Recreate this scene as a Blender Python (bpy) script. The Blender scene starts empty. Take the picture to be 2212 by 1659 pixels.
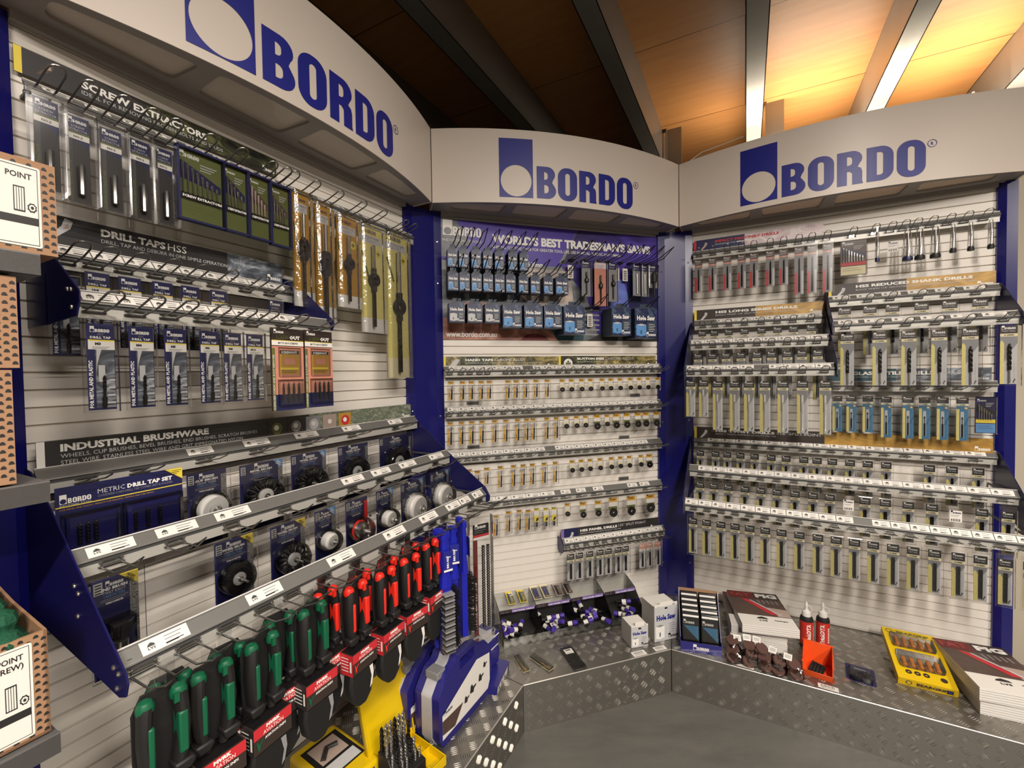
import bpy, bmesh, math, random
from mathutils import Vector, Matrix
random.seed(7)
C = bpy.context.scene.collection
PI = math.pi

# ------------------------------------------------------------------ camera
def vec(*a): return Vector(a)
def camera():
    pitch, roll = math.radians(1.4516), math.radians(-.8768)
    F = vec(0, math.cos(pitch), -math.sin(pitch)); U0 = vec(0, math.sin(pitch), math.cos(pitch)); R0 = vec(1, 0, 0)
    R = R0*math.cos(roll)+U0*math.sin(roll); U = -R0*math.sin(roll)+U0*math.cos(roll)
    cd = bpy.data.cameras.new('camera'); cd.sensor_width = 36; cd.lens = 948.07*36/2212; cd.clip_start = .02
    o = bpy.data.objects.new('camera', cd); C.objects.link(o)
    m = Matrix((R, U, -F)).transposed().to_4x4(); m.translation = vec(0, 0, 1.355)
    o.matrix_world = m
    bpy.context.scene.camera = o
camera()

# ------------------------------------------------------------------ wall frames (three display bays turned 45 degrees)
YAW = {1: math.radians(61.92), 2: math.radians(16.92), 3: math.radians(-28.08)}
ORG = {1: vec(-.98691, .81818), 2: vec(-.35206, 1.93447), 3: vec(.88619, 2.27491)}
def W(k, u, dep, z=0.):
    d = vec(math.cos(YAW[k]), math.sin(YAW[k])); n = vec(d.y, -d.x)
    p = ORG[k]+d*u+n*dep
    return vec(p.x, p.y, z)

# ------------------------------------------------------------------ world, lamps, exposure
sc = bpy.context.scene
sc.view_settings.view_transform = 'Standard'; sc.view_settings.look = 'None'
sc.view_settings.gamma = 1; sc.view_settings.use_curve_mapping = False
sc.view_settings.exposure = 0.72
cy = sc.cycles
cy.max_bounces = 7; cy.diffuse_bounces = 3; cy.glossy_bounces = 3; cy.transmission_bounces = 3; cy.transparent_max_bounces = 40
cy.caustics_reflective = False; cy.caustics_refractive = False; cy.sample_clamp_indirect = 4
cy.use_denoising = True
w = bpy.data.worlds.new('world'); sc.world = w; w.use_nodes = True
w.node_tree.nodes['Background'].inputs[0].default_value = (.9, .85, .8, 1)
w.node_tree.nodes['Background'].inputs[1].default_value = .10
def area(name, loc, target, sx, sy, watt, col, rotz=None):
    l = bpy.data.lights.new(name, 'AREA'); l.shape = 'RECTANGLE'; l.size = sx; l.size_y = sy; l.energy = watt; l.color = col
    o = bpy.data.objects.new(name, l); C.objects.link(o); o.location = loc
    d = (Vector(target)-Vector(loc)).normalized()
    q = d.to_track_quat('-Z', 'Y'); o.rotation_euler = q.to_euler()
    if rotz is not None: o.rotation_euler = (0, 0, rotz) if d.z < 0 else (PI, 0, rotz)
    return o
WARM = (1, .905, .815)
BATTENS = [(vec(.85, -.15, 2.74), YAW[1], 20), (vec(.25, -1.7, 2.70), YAW[1], 95), (vec(1.9, -1.3, 2.70), YAW[1], 60)]
for p, r, e in BATTENS:
    area('batten_light', p-vec(0, 0, .03), p-vec(0, 0, 1), .12, 1.2, e, WARM, r-PI/2)
UP = W(3, .95, -.78, 2.60)
area('uplight', UP, UP+vec(0, 0, 1), 1.5, .06, 17, (1, .84, .66), YAW[3])

# ------------------------------------------------------------------ materials
def lin(c):
    return tuple(((x/255)/12.92 if x/255 <= .04045 else ((x/255+.055)/1.055)**2.4) for x in c)
MATS = {}
def mat(name, rgb, rough=.5, metal=0., var=.06, scale=40., bump=0., bscale=200., spec=.5, coat=0.):
    if name in MATS: return MATS[name]
    m = bpy.data.materials.new(name); m.use_nodes = True; nt = m.node_tree; b = nt.nodes['Principled BSDF']
    c = lin(rgb)
    tc = nt.nodes.new('ShaderNodeTexCoord')
    nz = nt.nodes.new('ShaderNodeTexNoise'); nz.inputs['Scale'].default_value = scale; nz.inputs['Detail'].default_value = 3
    nt.links.new(tc.outputs['Object'], nz.inputs['Vector'])
    mx = nt.nodes.new('ShaderNodeMixRGB'); mx.inputs[1].default_value = (*[x*(1-var) for x in c], 1); mx.inputs[2].default_value = (*[min(1, x*(1+var)) for x in c], 1)
    nt.links.new(nz.outputs['Fac'], mx.inputs[0]); nt.links.new(mx.outputs[0], b.inputs['Base Color'])
    b.inputs['Roughness'].default_value = rough; b.inputs['Metallic'].default_value = metal
    b.inputs['Specular IOR Level'].default_value = spec; b.inputs['Coat Weight'].default_value = coat
    if bump:
        n2 = nt.nodes.new('ShaderNodeTexNoise'); n2.inputs['Scale'].default_value = bscale
        nt.links.new(tc.outputs['Object'], n2.inputs['Vector'])
        bp = nt.nodes.new('ShaderNodeBump'); bp.inputs['Strength'].default_value = bump; bp.inputs['Distance'].default_value = .002
        nt.links.new(n2.outputs['Fac'], bp.inputs['Height']); nt.links.new(bp.outputs['Normal'], b.inputs['Normal'])
    MATS[name] = m; return m
def clear(name, tint=(.96, .96, .96), refl=.16, rough=.12, bump=0.):
    m = bpy.data.materials.new(name); m.use_nodes = True; nt = m.node_tree; nt.nodes.clear()
    out = nt.nodes.new('ShaderNodeOutputMaterial'); mix = nt.nodes.new('ShaderNodeMixShader')
    tr = nt.nodes.new('ShaderNodeBsdfTransparent'); tr.inputs[0].default_value = (*tint, 1)
    gl = nt.nodes.new('ShaderNodeBsdfGlossy'); gl.inputs['Roughness'].default_value = rough
    lw = nt.nodes.new('ShaderNodeFresnel'); lw.inputs['IOR'].default_value = 1.45
    ad = nt.nodes.new('ShaderNodeMath'); ad.operation = 'MULTIPLY_ADD'; ad.inputs[1].default_value = .9; ad.inputs[2].default_value = refl*.25
    nt.links.new(lw.outputs[0], ad.inputs[0]); nt.links.new(ad.outputs[0], mix.inputs[0])
    nt.links.new(tr.outputs[0], mix.inputs[1]); nt.links.new(gl.outputs[0], mix.inputs[2]); nt.links.new(mix.outputs[0], out.inputs[0])
    if bump:
        tc = nt.nodes.new('ShaderNodeTexCoord'); n2 = nt.nodes.new('ShaderNodeTexNoise'); n2.inputs['Scale'].default_value = 60
        nt.links.new(tc.outputs['Object'], n2.inputs['Vector']); bp = nt.nodes.new('ShaderNodeBump'); bp.inputs['Strength'].default_value = bump; bp.inputs['Distance'].default_value = .003
        nt.links.new(n2.outputs['Fac'], bp.inputs['Height']); nt.links.new(bp.outputs['Normal'], gl.inputs['Normal'])
    MATS[name] = m; return m
def emis(name, rgb, st):
    m = bpy.data.materials.new(name); m.use_nodes = True; b = m.node_tree.nodes['Principled BSDF']
    b.inputs['Emission Color'].default_value = (*rgb, 1); b.inputs['Emission Strength'].default_value = st; MATS[name] = m; return m

SLAT = mat('slat_enamel', (238, 232, 222), .4, var=.03)
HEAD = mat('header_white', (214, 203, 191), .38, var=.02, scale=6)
SOFF = mat('header_shaded_underside', (146, 140, 135), .45, var=.02, scale=6)  # same header plastic, darkened: the shade underneath is put into its colour
def translucent(name, rgb):
    m = bpy.data.materials.new(name); m.use_nodes = True; nt = m.node_tree; nt.nodes.clear()
    out = nt.nodes.new('ShaderNodeOutputMaterial'); a = nt.nodes.new('ShaderNodeMixShader'); a.inputs[0].default_value = .35
    df = nt.nodes.new('ShaderNodeBsdfPrincipled'); tl = nt.nodes.new('ShaderNodeBsdfTranslucent'); nz = nt.nodes.new('ShaderNodeTexNoise'); nz.inputs['Scale'].default_value = 6
    cr = nt.nodes.new('ShaderNodeValToRGB'); c = lin(rgb); cr.color_ramp.elements[0].color = (*[x*.93 for x in c], 1); cr.color_ramp.elements[1].color = (*c, 1)
    nt.links.new(nz.outputs['Fac'], cr.inputs[0]); nt.links.new(cr.outputs[0], df.inputs['Base Color']); nt.links.new(cr.outputs[0], tl.inputs[0]); df.inputs['Roughness'].default_value = .2
    nt.links.new(df.outputs[0], a.inputs[1]); nt.links.new(tl.outputs[0], a.inputs[2]); nt.links.new(a.outputs[0], out.inputs[0]); MATS[name] = m; return m
HEADW = translucent('header_window', (250, 240, 226))
NAVY = mat('post_blue', (20, 20, 98), .28, var=.05, scale=15, bump=.03)
NAVYD = mat('bracket_blue', (20, 20, 78), .35, var=.06)
LOGOB = mat('logo_blue', (30, 36, 130), .4, var=.03)
STEEL = mat('rail_grey', (126, 125, 121), .42, .35, var=.06, scale=25)
BARG = mat('bar_light_grey', (188, 186, 178), .4, .25, var=.05)
DARKG = mat('dark_grey', (70, 70, 70), .5)
WIRE = mat('zinc_wire', (118, 116, 112), .3, .75, var=.05)
BWIRE = mat('black_wire', (16, 16, 18), .4, .2)
WHITE = mat('print_white', (238, 236, 230), .5, var=.02)
PAPER = mat('paper', (232, 228, 220), .7, var=.03)
BLACK = mat('print_black', (20, 19, 20), .45)
CHAR = mat('print_charcoal', (44, 42, 42), .45)
BROWN = mat('print_brown_black', (52, 42, 38), .45)
YEL = mat('print_yellow', (232, 208, 70), .45)
PYEL = mat('print_pale_yellow', (226, 214, 130), .5, var=.15, scale=120)
CREAM = mat('print_cream', (232, 222, 180), .5)
OLIVE = mat('print_olive', (98, 106, 54), .5, var=.12)
NAVYP = mat('print_navy', (30, 32, 78), .4, var=.04)
PURP = mat('print_purple', (74, 52, 160), .42, var=.12, scale=5)
LILAC = mat('print_lilac', (126, 104, 170), .42)
GOLD = mat('print_gold', (186, 140, 52), .45, var=.25, scale=14)
TEALD = mat('print_teal', (38, 74, 84), .45)
BLUEP = mat('print_blue', (62, 122, 160), .45, var=.15, scale=60)
SKY = mat('print_sky', (96, 150, 205), .45, var=.1)
RED = mat('print_red', (196, 44, 52), .45)
ORNG = mat('print_orange', (216, 164, 52), .45, var=.12, scale=60)
TAN = mat('print_tan', (180, 160, 148), .5, var=.1, scale=10)
BRICK = mat('print_brick', (156, 98, 82), .5, var=.2, scale=18)
GREYP = mat('print_grey', (140, 140, 142), .5, var=.15, scale=60)
LGREY = mat('print_light_grey', (196, 196, 196), .5, var=.1)
SALM = mat('print_salmon', (206, 138, 116), .5, var=.15, scale=50)
CLEAR = clear('clear_plastic')
CLEARB = clear('crinkled_plastic', bump=.6, refl=.3, rough=.08)
ACRYL = clear('smoky_acrylic', (.90, .92, .91), .3, .05)
CHROME = mat('bright_steel', (200, 198, 194), .22, .95, var=.08)
BSTEEL = mat('black_oxide_steel', (48, 46, 46), .3, .8)
BRIST = mat('bristle_black', (34, 32, 32), .5, .3, var=.5, scale=300)
PLASTW = mat('white_plastic', (228, 226, 220), .35)
GREEN = mat('grip_green', (12, 88, 58), .42, var=.06)
REDG = mat('grip_red', (226, 44, 30), .42, var=.06)
RUB = mat('rubber_black', (24, 23, 23), .55, var=.1)
BLUEH = mat('handle_blue', (24, 30, 160), .35)
YCASE = mat('case_yellow', (226, 190, 14), .35, var=.03)
CASEB = mat('case_navy', (38, 36, 118), .3, coat=.3)
CASEG = mat('case_light_grey', (192, 192, 196), .35, coat=.3)
KRAFT = mat('cardboard', (164, 126, 94), .75, var=.06, scale=60)
ORBIN = mat('bin_orange', (232, 84, 28), .4)
DKRED = mat('print_dark_red', (104, 26, 30), .45)
MAROON = mat('print_photo_brown', (84, 66, 58), .45, var=.3, scale=40)
SPONGE = mat('green_fibre', (14, 78, 52), .8, var=.45, scale=180, bump=1., bscale=220)
ALU = mat('tread_plate_aluminium', (150, 147, 140), .34, .85, var=.12, scale=6, bump=.08, bscale=30)
ALUB = mat('tread_glint_aluminium', (236, 233, 226), .3, .85)  # brighter than the plate: glints on the raised bars put into the colour
ORED = mat('bottle_red', (196, 52, 40), .4)

# ------------------------------------------------------------------ mesh builder
_tc = {}
def _curve_mesh(cu):
    o = bpy.data.objects.new('tmp', cu); C.objects.link(o)
    bpy.context.view_layer.update()
    me = o.to_mesh(); vs = [tuple(v.co[:2]) for v in me.vertices]; fs = [tuple(p.vertices) for p in me.polygons]
    # make every face counter-clockwise
    out = []
    for f in fs:
        a = sum(vs[f[i]][0]*vs[f[(i+1) % len(f)]][1]-vs[f[(i+1) % len(f)]][0]*vs[f[i]][1] for i in range(len(f)))
        out.append(f if a > 0 else tuple(reversed(f)))
    o.to_mesh_clear(); bpy.data.objects.remove(o); bpy.data.curves.remove(cu)
    return vs, out
def text_mesh(s, bold=0., res=2):
    key = (s, bold, res)
    if key in _tc: return _tc[key]
    cu = bpy.data.curves.new('t', 'FONT'); cu.body = s; cu.size = 1; cu.resolution_u = res; cu.offset = bold; cu.fill_mode = 'FRONT'
    vs, fs = _curve_mesh(cu)
    if vs:
        x0 = min(v[0] for v in vs); x1 = max(v[0] for v in vs)
        y0 = -bold; y1 = .729+bold
        vs = [((x-x0), (y-y0)/(y1-y0)) for x, y in vs]
        wd = (x1-x0)
    else: wd = 1
    _tc[key] = (vs, fs, wd); return _tc[key]
def rr(x0, y0, x1, y1, bl=0, br=0, tr=0, tl=0, seg=5):
    P = []
    for cx, cy_, r, a0 in ((x0, y0, bl, PI), (x1, y0, br, 1.5*PI), (x1, y1, tr, 0), (x0, y1, tl, .5*PI)):
        sx = 1 if cx == x0 else -1; sy = 1 if cy_ == y0 else -1
        if r <= 0: P.append((cx, cy_)); continue
        for i in range(seg+1):
            a = a0+i/seg*PI/2
            P.append((cx+sx*r+r*math.cos(a), cy_+sy*r+r*math.sin(a)))
    return P
def arc(cx, cy_, rx, ry, a0, a1, n): return [(cx+rx*math.cos(math.radians(a0+(a1-a0)*i/n)), cy_+ry*math.sin(math.radians(a0+(a1-a0)*i/n))) for i in range(n+1)]
def poly_fill(loops):
    cu = bpy.data.curves.new('p', 'CURVE'); cu.dimensions = '2D'; cu.fill_mode = 'FRONT'
    for L in loops:
        sp = cu.splines.new('POLY'); sp.points.add(len(L)-1)
        for i, (x, y) in enumerate(L): sp.points[i].co = (x, y, 0, 1)
        sp.use_cyclic_u = True
    return _curve_mesh(cu)
_lg = {}
def letters(seg=5):
    if seg in _lg: return _lg[seg]
    n = seg
    B = [[(0, 0), (.36, 0)]+arc(.36, .25, .27, .25, -90, 40, n)[1:]+[(.5, .51)]+arc(.34, .76, .26, .24, -40, 90, n)+[(0, 1)],
         rr(.24, .17, .385, .43, 0, .1, .1, 0, n), rr(.24, .59, .36, .83, 0, .09, .09, 0, n)]
    O = [rr(0, -.02, .66, 1.02, .3, .3, .3, .3, n+1), rr(.25, .15, .41, .85, .08, .08, .08, .08, n)]
    R = [[(0, 0), (.24, 0), (.24, .4), (.31, .4), (.37, .34), (.37, 0), (.63, 0), (.61, .08), (.61, .36), (.58, .46), (.5, .51)]+arc(.35, .76, .26, .24, -40, 90, n)+[(0, 1)],
         rr(.24, .58, .37, .84, 0, .09, .09, 0, n)]
    D = [rr(0, 0, .63, 1, 0, .3, .3, 0, n+1), rr(.24, .17, .39, .83, 0, .08, .08, 0, n)]
    out = []; x = 0
    for L, wd in ((B, .62), (O, .66), (R, .64), (D, .63), (O, .66)):
        out.append((x, poly_fill(L))); x += wd+.075
    mark = poly_fill([[(-1.20, -.02), (-.16, -.02), (-.16, 1.81), (-1.20, 1.81)], [( -.68+.475*math.cos(a*2*PI/(6*n)), .5+.49*math.sin(a*2*PI/(6*n))) for a in range(6*n)]])
    _lg[seg] = (out, mark, x-.075); return _lg[seg]

class MB:
    def __init__(s): s.v = []; s.f = []; s.m = []; s.mats = []
    def mi(s, m):
        if m not in s.mats: s.mats.append(m)
        return s.mats.index(m)
    def add(s, vs, fs, m):
        b = len(s.v); s.v += [tuple(v) for v in vs]; i = s.mi(m)
        for f in fs: s.f.append(tuple(b+k for k in f)); s.m.append(i)
    def flat(s, vs2, fs, x, z, sx, sz, y, m, rot=0., M=None):
        c, n = math.cos(rot), math.sin(rot)
        P = []
        for a, b in vs2:
            a, b = a*sx, b*sz
            P.append((x+a*c-b*n, y, z+a*n+b*c))
        if M is not None: P = [tuple(M @ Vector(p)) for p in P]
        s.add(P, fs, m)
    def rect(s, x0, z0, x1, z1, y, m): s.add([(x0, y, z0), (x1, y, z0), (x1, y, z1), (x0, y, z1)], [(0, 1, 2, 3)], m)
    def poly(s, pts, y, m): s.add([(x, y, z) for x, z in pts], [tuple(range(len(pts)))], m)
    def box(s, x0, x1, y0, y1, z0, z1, m):
        s.add([(x0, y0, z0), (x1, y0, z0), (x1, y1, z0), (x0, y1, z0), (x0, y0, z1), (x1, y0, z1), (x1, y1, z1), (x0, y1, z1)],
              [(0, 1, 5, 4), (1, 2, 6, 5), (2, 3, 7, 6), (3, 0, 4, 7), (4, 5, 6, 7), (3, 2, 1, 0)], m)
    def prism(s, pts, a, t0, t1, m):
        # pts: 2-D outline, extruded along axis a ('x': pts=(y,z); 'y': pts=(x,z); 'z': pts=(x,y))
        def P(p, t): return (t, p[0], p[1]) if a == 'x' else ((p[0], t, p[1]) if a == 'y' else (p[0], p[1], t))
        n = len(pts); area_ = sum(pts[i][0]*pts[(i+1) % n][1]-pts[(i+1) % n][0]*pts[i][1] for i in range(n))
        if (area_ < 0) != (a == 'y'): pts = pts[::-1]
        lo, hi = min(t0, t1), max(t0, t1)
        vs = [P(p, lo) for p in pts]+[P(p, hi) for p in pts]
        fs = [tuple(range(n-1, -1, -1)), tuple(range(n, 2*n))]+[(i, (i+1) % n, n+(i+1) % n, n+i) for i in range(n)]
        s.add(vs, fs, m)
    def rings(s, rings, m, cap=True):
        n = len(rings[0]); vs = [p for r in rings for p in r]; fs = []
        for k in range(len(rings)-1):
            for i in range(n): fs.append((k*n+i, k*n+(i+1) % n, (k+1)*n+(i+1) % n, (k+1)*n+i))
        if cap: fs.append(tuple(range(n-1, -1, -1))); fs.append(tuple((len(rings)-1)*n+i for i in range(n)))
        s.add(vs, fs, m)
    def tube(s, path, r, m, n=6, cap=True):
        path = [Vector(p) for p in path]; rs = r if isinstance(r, (list, tuple)) else [r]*len(path); R = []
        up = None
        for i, p in enumerate(path):
            t = (path[min(i+1, len(path)-1)]-path[max(i-1, 0)]).normalized()
            if up is None or abs(up.dot(t)) > .95: up = Vector((0, 0, 1)) if abs(t.z) < .9 else Vector((1, 0, 0))
            a = t.cross(up).normalized(); b = a.cross(t).normalized(); up = b
            R.append([tuple(p+a*rs[i]*math.cos(2*PI*k/n)+b*rs[i]*math.sin(2*PI*k/n)) for k in range(n)])
        s.rings([r_[::-1] for r_ in R], m, cap)
    def lathe(s, prof, o, ax, m, n=16, cap=True):
        # prof: (r, t) along axis ax from origin o
        ax = Vector(ax).normalized(); o = Vector(o); t = Vector((0, 0, 1)) if abs(ax.z) < .9 else Vector((1, 0, 0))
        a = ax.cross(t).normalized(); b = ax.cross(a)
        s.rings([[tuple(o+ax*q+(a*math.cos(2*PI*k/n)+b*math.sin(2*PI*k/n))*max(r, 1e-5)) for k in range(n)] for r, q in prof], m, cap)
    def text(s, t, x, z, h, m, y=-.0006, w=None, bold=.0, rot=0., al='l', res=2, M=None):
        vs, fs, wd = text_mesh(t, bold, res)
        if not vs: return
        sx = (w/wd) if w else h/.76
        W_ = wd*sx; dx = {'l': 0, 'c': -W_/2, 'r': -W_}[al]
        s.flat([(a+dx/sx, b) for a, b in vs], fs, x, z, sx, h, y, m, rot, M)
    def logo(s, x, z, wd, m, y=-.0006, mark=True, seg=2, rot=0., ht=None):
        # whole logo of total width wd with lower-left corner of the mark at x, z
        L, mk, lw = letters(seg); tot = lw+(1.20 if mark else 0); k = wd/tot; kz = ht/1.0 if ht else k
        x0 = x+(1.20*k if mark else 0)
        c, n = math.cos(rot), math.sin(rot)
        for lx, (vs, fs) in L: s.flat([(a+lx+(x0-x)/k, b) for a, b in vs], fs, x, z, k, kz, y, m, rot)
        if mark: s.flat([(a+(x0-x)/k, b) for a, b in mk[0]], mk[1], x, z, k, kz, y, m, rot)
    def build(s, name, parent=None, smooth=True):
        me = bpy.data.meshes.new(name); me.from_pydata(s.v, [], s.f)
        for m in s.mats: me.materials.append(m)
        me.polygons.foreach_set('material_index', s.m)
        if smooth:
            me.polygons.foreach_set('use_smooth', [True]*len(s.f)); me.set_sharp_from_angle(angle=math.radians(32))
        me.update()
        o = bpy.data.objects.new(name, me); C.objects.link(o); o.parent = parent
        return o
def bevel(o, wd, seg=2):
    b = o.modifiers.new('bevel', 'BEVEL'); b.width = wd; b.segments = seg; b.limit_method = 'ANGLE'; b.angle_limit = .6; return o

def tag(o, label, cat, group=None, kind=None):
    if label: o['label'] = label
    if cat: o['category'] = cat
    if group: o['group'] = group
    if kind: o['kind'] = kind
    return o
def put(o, k, u, dep, z, rx=0., rz=0., ry=0.):
    o.location = W(k, u, dep, z); o.rotation_euler = (rx, ry, YAW[k]+rz); return o
def empty(name, k, u, dep, z, label, cat, group=None, rz=0., rx=0.):
    o = bpy.data.objects.new(name, None); o.empty_display_size = .02; C.objects.link(o)
    put(o, k, u, dep, z, rx, rz); return tag(o, label, cat, group)
def dup(root):
    r = root.copy(); C.objects.link(r)
    for ch in list(root.children):
        c = ch.copy(); C.objects.link(c); c.parent = r
        for g in list(ch.children):
            d = g.copy(); C.objects.link(d); d.parent = c
    return r
ORD = 'leftmost second third fourth fifth sixth seventh eighth ninth tenth eleventh twelfth thirteenth fourteenth fifteenth sixteenth seventeenth eighteenth nineteenth twentieth'.split()
def ordn(i, n):
    if i == 0: return 'leftmost'
    if i == n-1: return 'rightmost'
    if i < len(ORD): return ORD[i]+' from left'
    if n-1-i < len(ORD): return ORD[n-1-i]+' from right'
    return 'twenty-%s from left' % ['first', 'second', 'third', 'fourth', 'fifth', 'sixth'][i-20]
#@@BODY
# ------------------------------------------------------------------ the room
def struct(o): o['kind'] = 'structure'; return o
def floor_mat():
    m = bpy.data.materials.new('floor_vinyl'); m.use_nodes = True; nt = m.node_tree; b = nt.nodes['Principled BSDF']
    tc = nt.nodes.new('ShaderNodeTexCoord'); n1 = nt.nodes.new('ShaderNodeTexNoise'); n1.inputs['Scale'].default_value = 2.2; n1.inputs['Detail'].default_value = 8; n1.inputs['Roughness'].default_value = .7
    mp = nt.nodes.new('ShaderNodeMapping'); mp.inputs['Scale'].default_value = (1, 3, 1); nt.links.new(tc.outputs['Object'], mp.inputs[0]); nt.links.new(mp.outputs[0], n1.inputs['Vector'])
    cr = nt.nodes.new('ShaderNodeValToRGB'); cr.color_ramp.elements[0].position = .3; cr.color_ramp.elements[1].position = .75
    cr.color_ramp.elements[0].color = (*lin((84, 84, 80)), 1); cr.color_ramp.elements[1].color = (*lin((112, 110, 103)), 1)
    nt.links.new(n1.outputs['Fac'], cr.inputs[0]); nt.links.new(cr.outputs[0], b.inputs['Base Color']); b.inputs['Roughness'].default_value = .45
    return m
def ply_mat():
    m = bpy.data.materials.new('ceiling_ply'); m.use_nodes = True; nt = m.node_tree; b = nt.nodes['Principled BSDF']
    tc = nt.nodes.new('ShaderNodeTexCoord'); n1 = nt.nodes.new('ShaderNodeTexNoise'); n1.inputs['Scale'].default_value = 3; n1.inputs['Detail'].default_value = 6
    mp = nt.nodes.new('ShaderNodeMapping'); mp.inputs['Scale'].default_value = (1, 9, 1); nt.links.new(tc.outputs['Object'], mp.inputs[0]); nt.links.new(mp.outputs[0], n1.inputs['Vector'])
    cr = nt.nodes.new('ShaderNodeValToRGB'); cr.color_ramp.elements[0].color = (*lin((168, 112, 62)), 1); cr.color_ramp.elements[1].color = (*lin((196, 142, 84)), 1)
    nt.links.new(n1.outputs['Fac'], cr.inputs[0])
    br = nt.nodes.new('ShaderNodeTexBrick'); br.inputs['Scale'].default_value = 1; br.inputs['Brick Width'].default_value = 2.4; br.inputs['Row Height'].default_value = .8
    br.inputs['Mortar Size'].default_value = .003; br.inputs['Color1'].default_value = (1, 1, 1, 1); br.inputs['Color2'].default_value = (.98, .98, .98, 1); br.inputs['Mortar'].default_value = (.25, .2, .15, 1)
    nt.links.new(tc.outputs['Object'], br.inputs['Vector'])
    mu = nt.nodes.new('ShaderNodeMixRGB'); mu.blend_type = 'MULTIPLY'; mu.inputs[0].default_value = 1; nt.links.new(cr.outputs[0], mu.inputs[1]); nt.links.new(br.outputs['Color'], mu.inputs[2])
    nt.links.new(mu.outputs[0], b.inputs['Base Color']); b.inputs['Roughness'].default_value = .5
    return m
WALLM = mat('wall_beige', (182, 172, 152), .7, var=.05, scale=8, bump=.1)
DARKW = mat('wall_dark', (150, 145, 138), .8, var=.08, scale=4)
b = MB(); b.box(-5, 6, -5, 7, -.05, 0, floor_mat()); struct(b.build('floor'))
# ceiling frame: x across beams, y along beams (wall bay 1 direction)
def bframe(o): o.rotation_euler = (0, 0, YAW[1]-PI/2); return o
b = MB(); b.box(-6, 7, -6, 8, 3.03, 3.07, ply_mat()); struct(bframe(b.build('ceiling')))
for nm, bx in (('wall_far', (-6, 7, 4.55, 4.6)), ('wall_near', (-6, 7, -4.6, -4.55)), ('wall_left', (-3.2, -3.15, -4.55, 4.55)), ('wall_right', (5.6, 5.65, -4.55, 4.55))):
    b = MB(); b.box(*bx, 0, 3.03, DARKW); struct(bframe(b.build(nm)))
BEAMM = mat('galvanised_beam', (140, 140, 136), .32, .6, var=.12, scale=5, bump=.05, bscale=60)
n1 = vec(math.sin(YAW[1]), -math.cos(YAW[1]))
def beam(i, v0, label):
    # C-section joist: web, bottom flange with lip, top flange; profile in (x, z)
    b = MB(); wd = .088; t = .004; zb, zt = 2.805, 3.03
    b.box(0, t, -4.5, 4.5, zb, zt, BEAMM) if v0 > 0.3 else b.box(wd-t, wd, -4.5, 4.5, zb, zt, BEAMM)
    b.box(0, wd, -4.5, 4.5, zb, zb+t, BEAMM); b.box(0, wd, -4.5, 4.5, zt-t, zt, BEAMM)
    if v0 > .3: b.box(wd-t, wd, -4.5, 4.5, zb, zb+.018, BEAMM)
    else: b.box(0, t, -4.5, 4.5, zb, zb+.018, BEAMM)
    o = bframe(b.build('ceiling_beam')); o.location = vec(n1.x*v0, n1.y*v0, 0)
    tag(o, label, 'beam', 'steel ceiling beams', 'structure')
BL = ['galvanised steel ceiling beam furthest left, passing over the left sign', 'galvanised steel beam ending above the middle sign with a bright lit edge', 'galvanised steel beam running to the gap between middle and right signs',
      'bright lit steel beam straight above the word on the right sign', 'glowing wide steel beam over the right sign near the lamp', 'dark steel ceiling beam above the far right corner', 'steel ceiling beam beyond the right wall']
for i in range(7): beam(i, -1.19-.0+.6*(i) if i else -1.80, BL[i]) if False else beam(i, -1.80+.6*i, BL[i])
# plates that carry the beams
for (px_, lab) in ((W(3, -.15, -.84), 'dark steel hanger plate behind the gap between middle and right signs'), (W(3, .45, -.83), 'grey steel hanger plate behind the right sign beside the bright beam')):
    b = MB(); b.box(-.05, .05, -.006, .006, 2.30, 3.03, BEAMM); b.box(-.05, -.044, -.03, .006, 2.30, 3.03, BEAMM)
    o = b.build('steel_hanger'); o.location = (px_.x, px_.y, 0); o.rotation_euler = (0, 0, YAW[1]-PI/2); tag(o, lab, 'bracket')
# partitions the bays stand against
for k, nm, u0, u1, h in ((1, 'wall_west', -2.2, 1.29, 2.05), (2, 'wall_north', -.04, 1.29, 2.05), (3, 'wall_east', -.04, 2.9, 2.34)):
    b = MB(); b.box(u0, u1, .034, .06, 0, h, WALLM); struct(put(b.build(nm), k, 0, 0, 0))
# lamps
for i, (p, r, e) in enumerate(BATTENS):
    b = MB(); b.box(-.07, .07, -.62, .62, -.02, .06, BARG); b.box(-.06, .06, -.6, .6, -.024, -.02, emis('lamp_%d' % i, (1, .9, .8), 6))
    o = b.build('batten_lamp'); o.location = p; o.rotation_euler = (0, 0, r-PI/2)
    tag(o, ['ceiling batten lamp nearest the display', 'ceiling batten lamp behind the viewer', 'ceiling batten lamp over the right aisle'][i], 'lamp')
    b = MB(); b.tube([(0, -.5, .06), (0, -.5, .30)], .004, WIRE); b.tube([(0, .5, .06), (0, .5, .30)], .004, WIRE); b.build('hanger', o)
b = MB(); b.lathe([(.014, -.75), (.014, .75)], (0, 0, 0), (1, 0, 0), emis('tube_lamp', (1, .86, .66), 9), 10); b.box(-.78, .78, -.022, .022, -.045, -.02, BARG)
b.tube([(-.4, .03, -.03), (-.4, .03, .25)], .006, BARG); b.tube([(.4, .03, -.03), (.4, .03, .25)], .006, BARG)
o = b.build('tube_lamp'); put(o, 3, .95, -.78, 2.55); tag(o, 'warm tube lamp hung under the beams behind the right sign', 'lamp')
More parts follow.
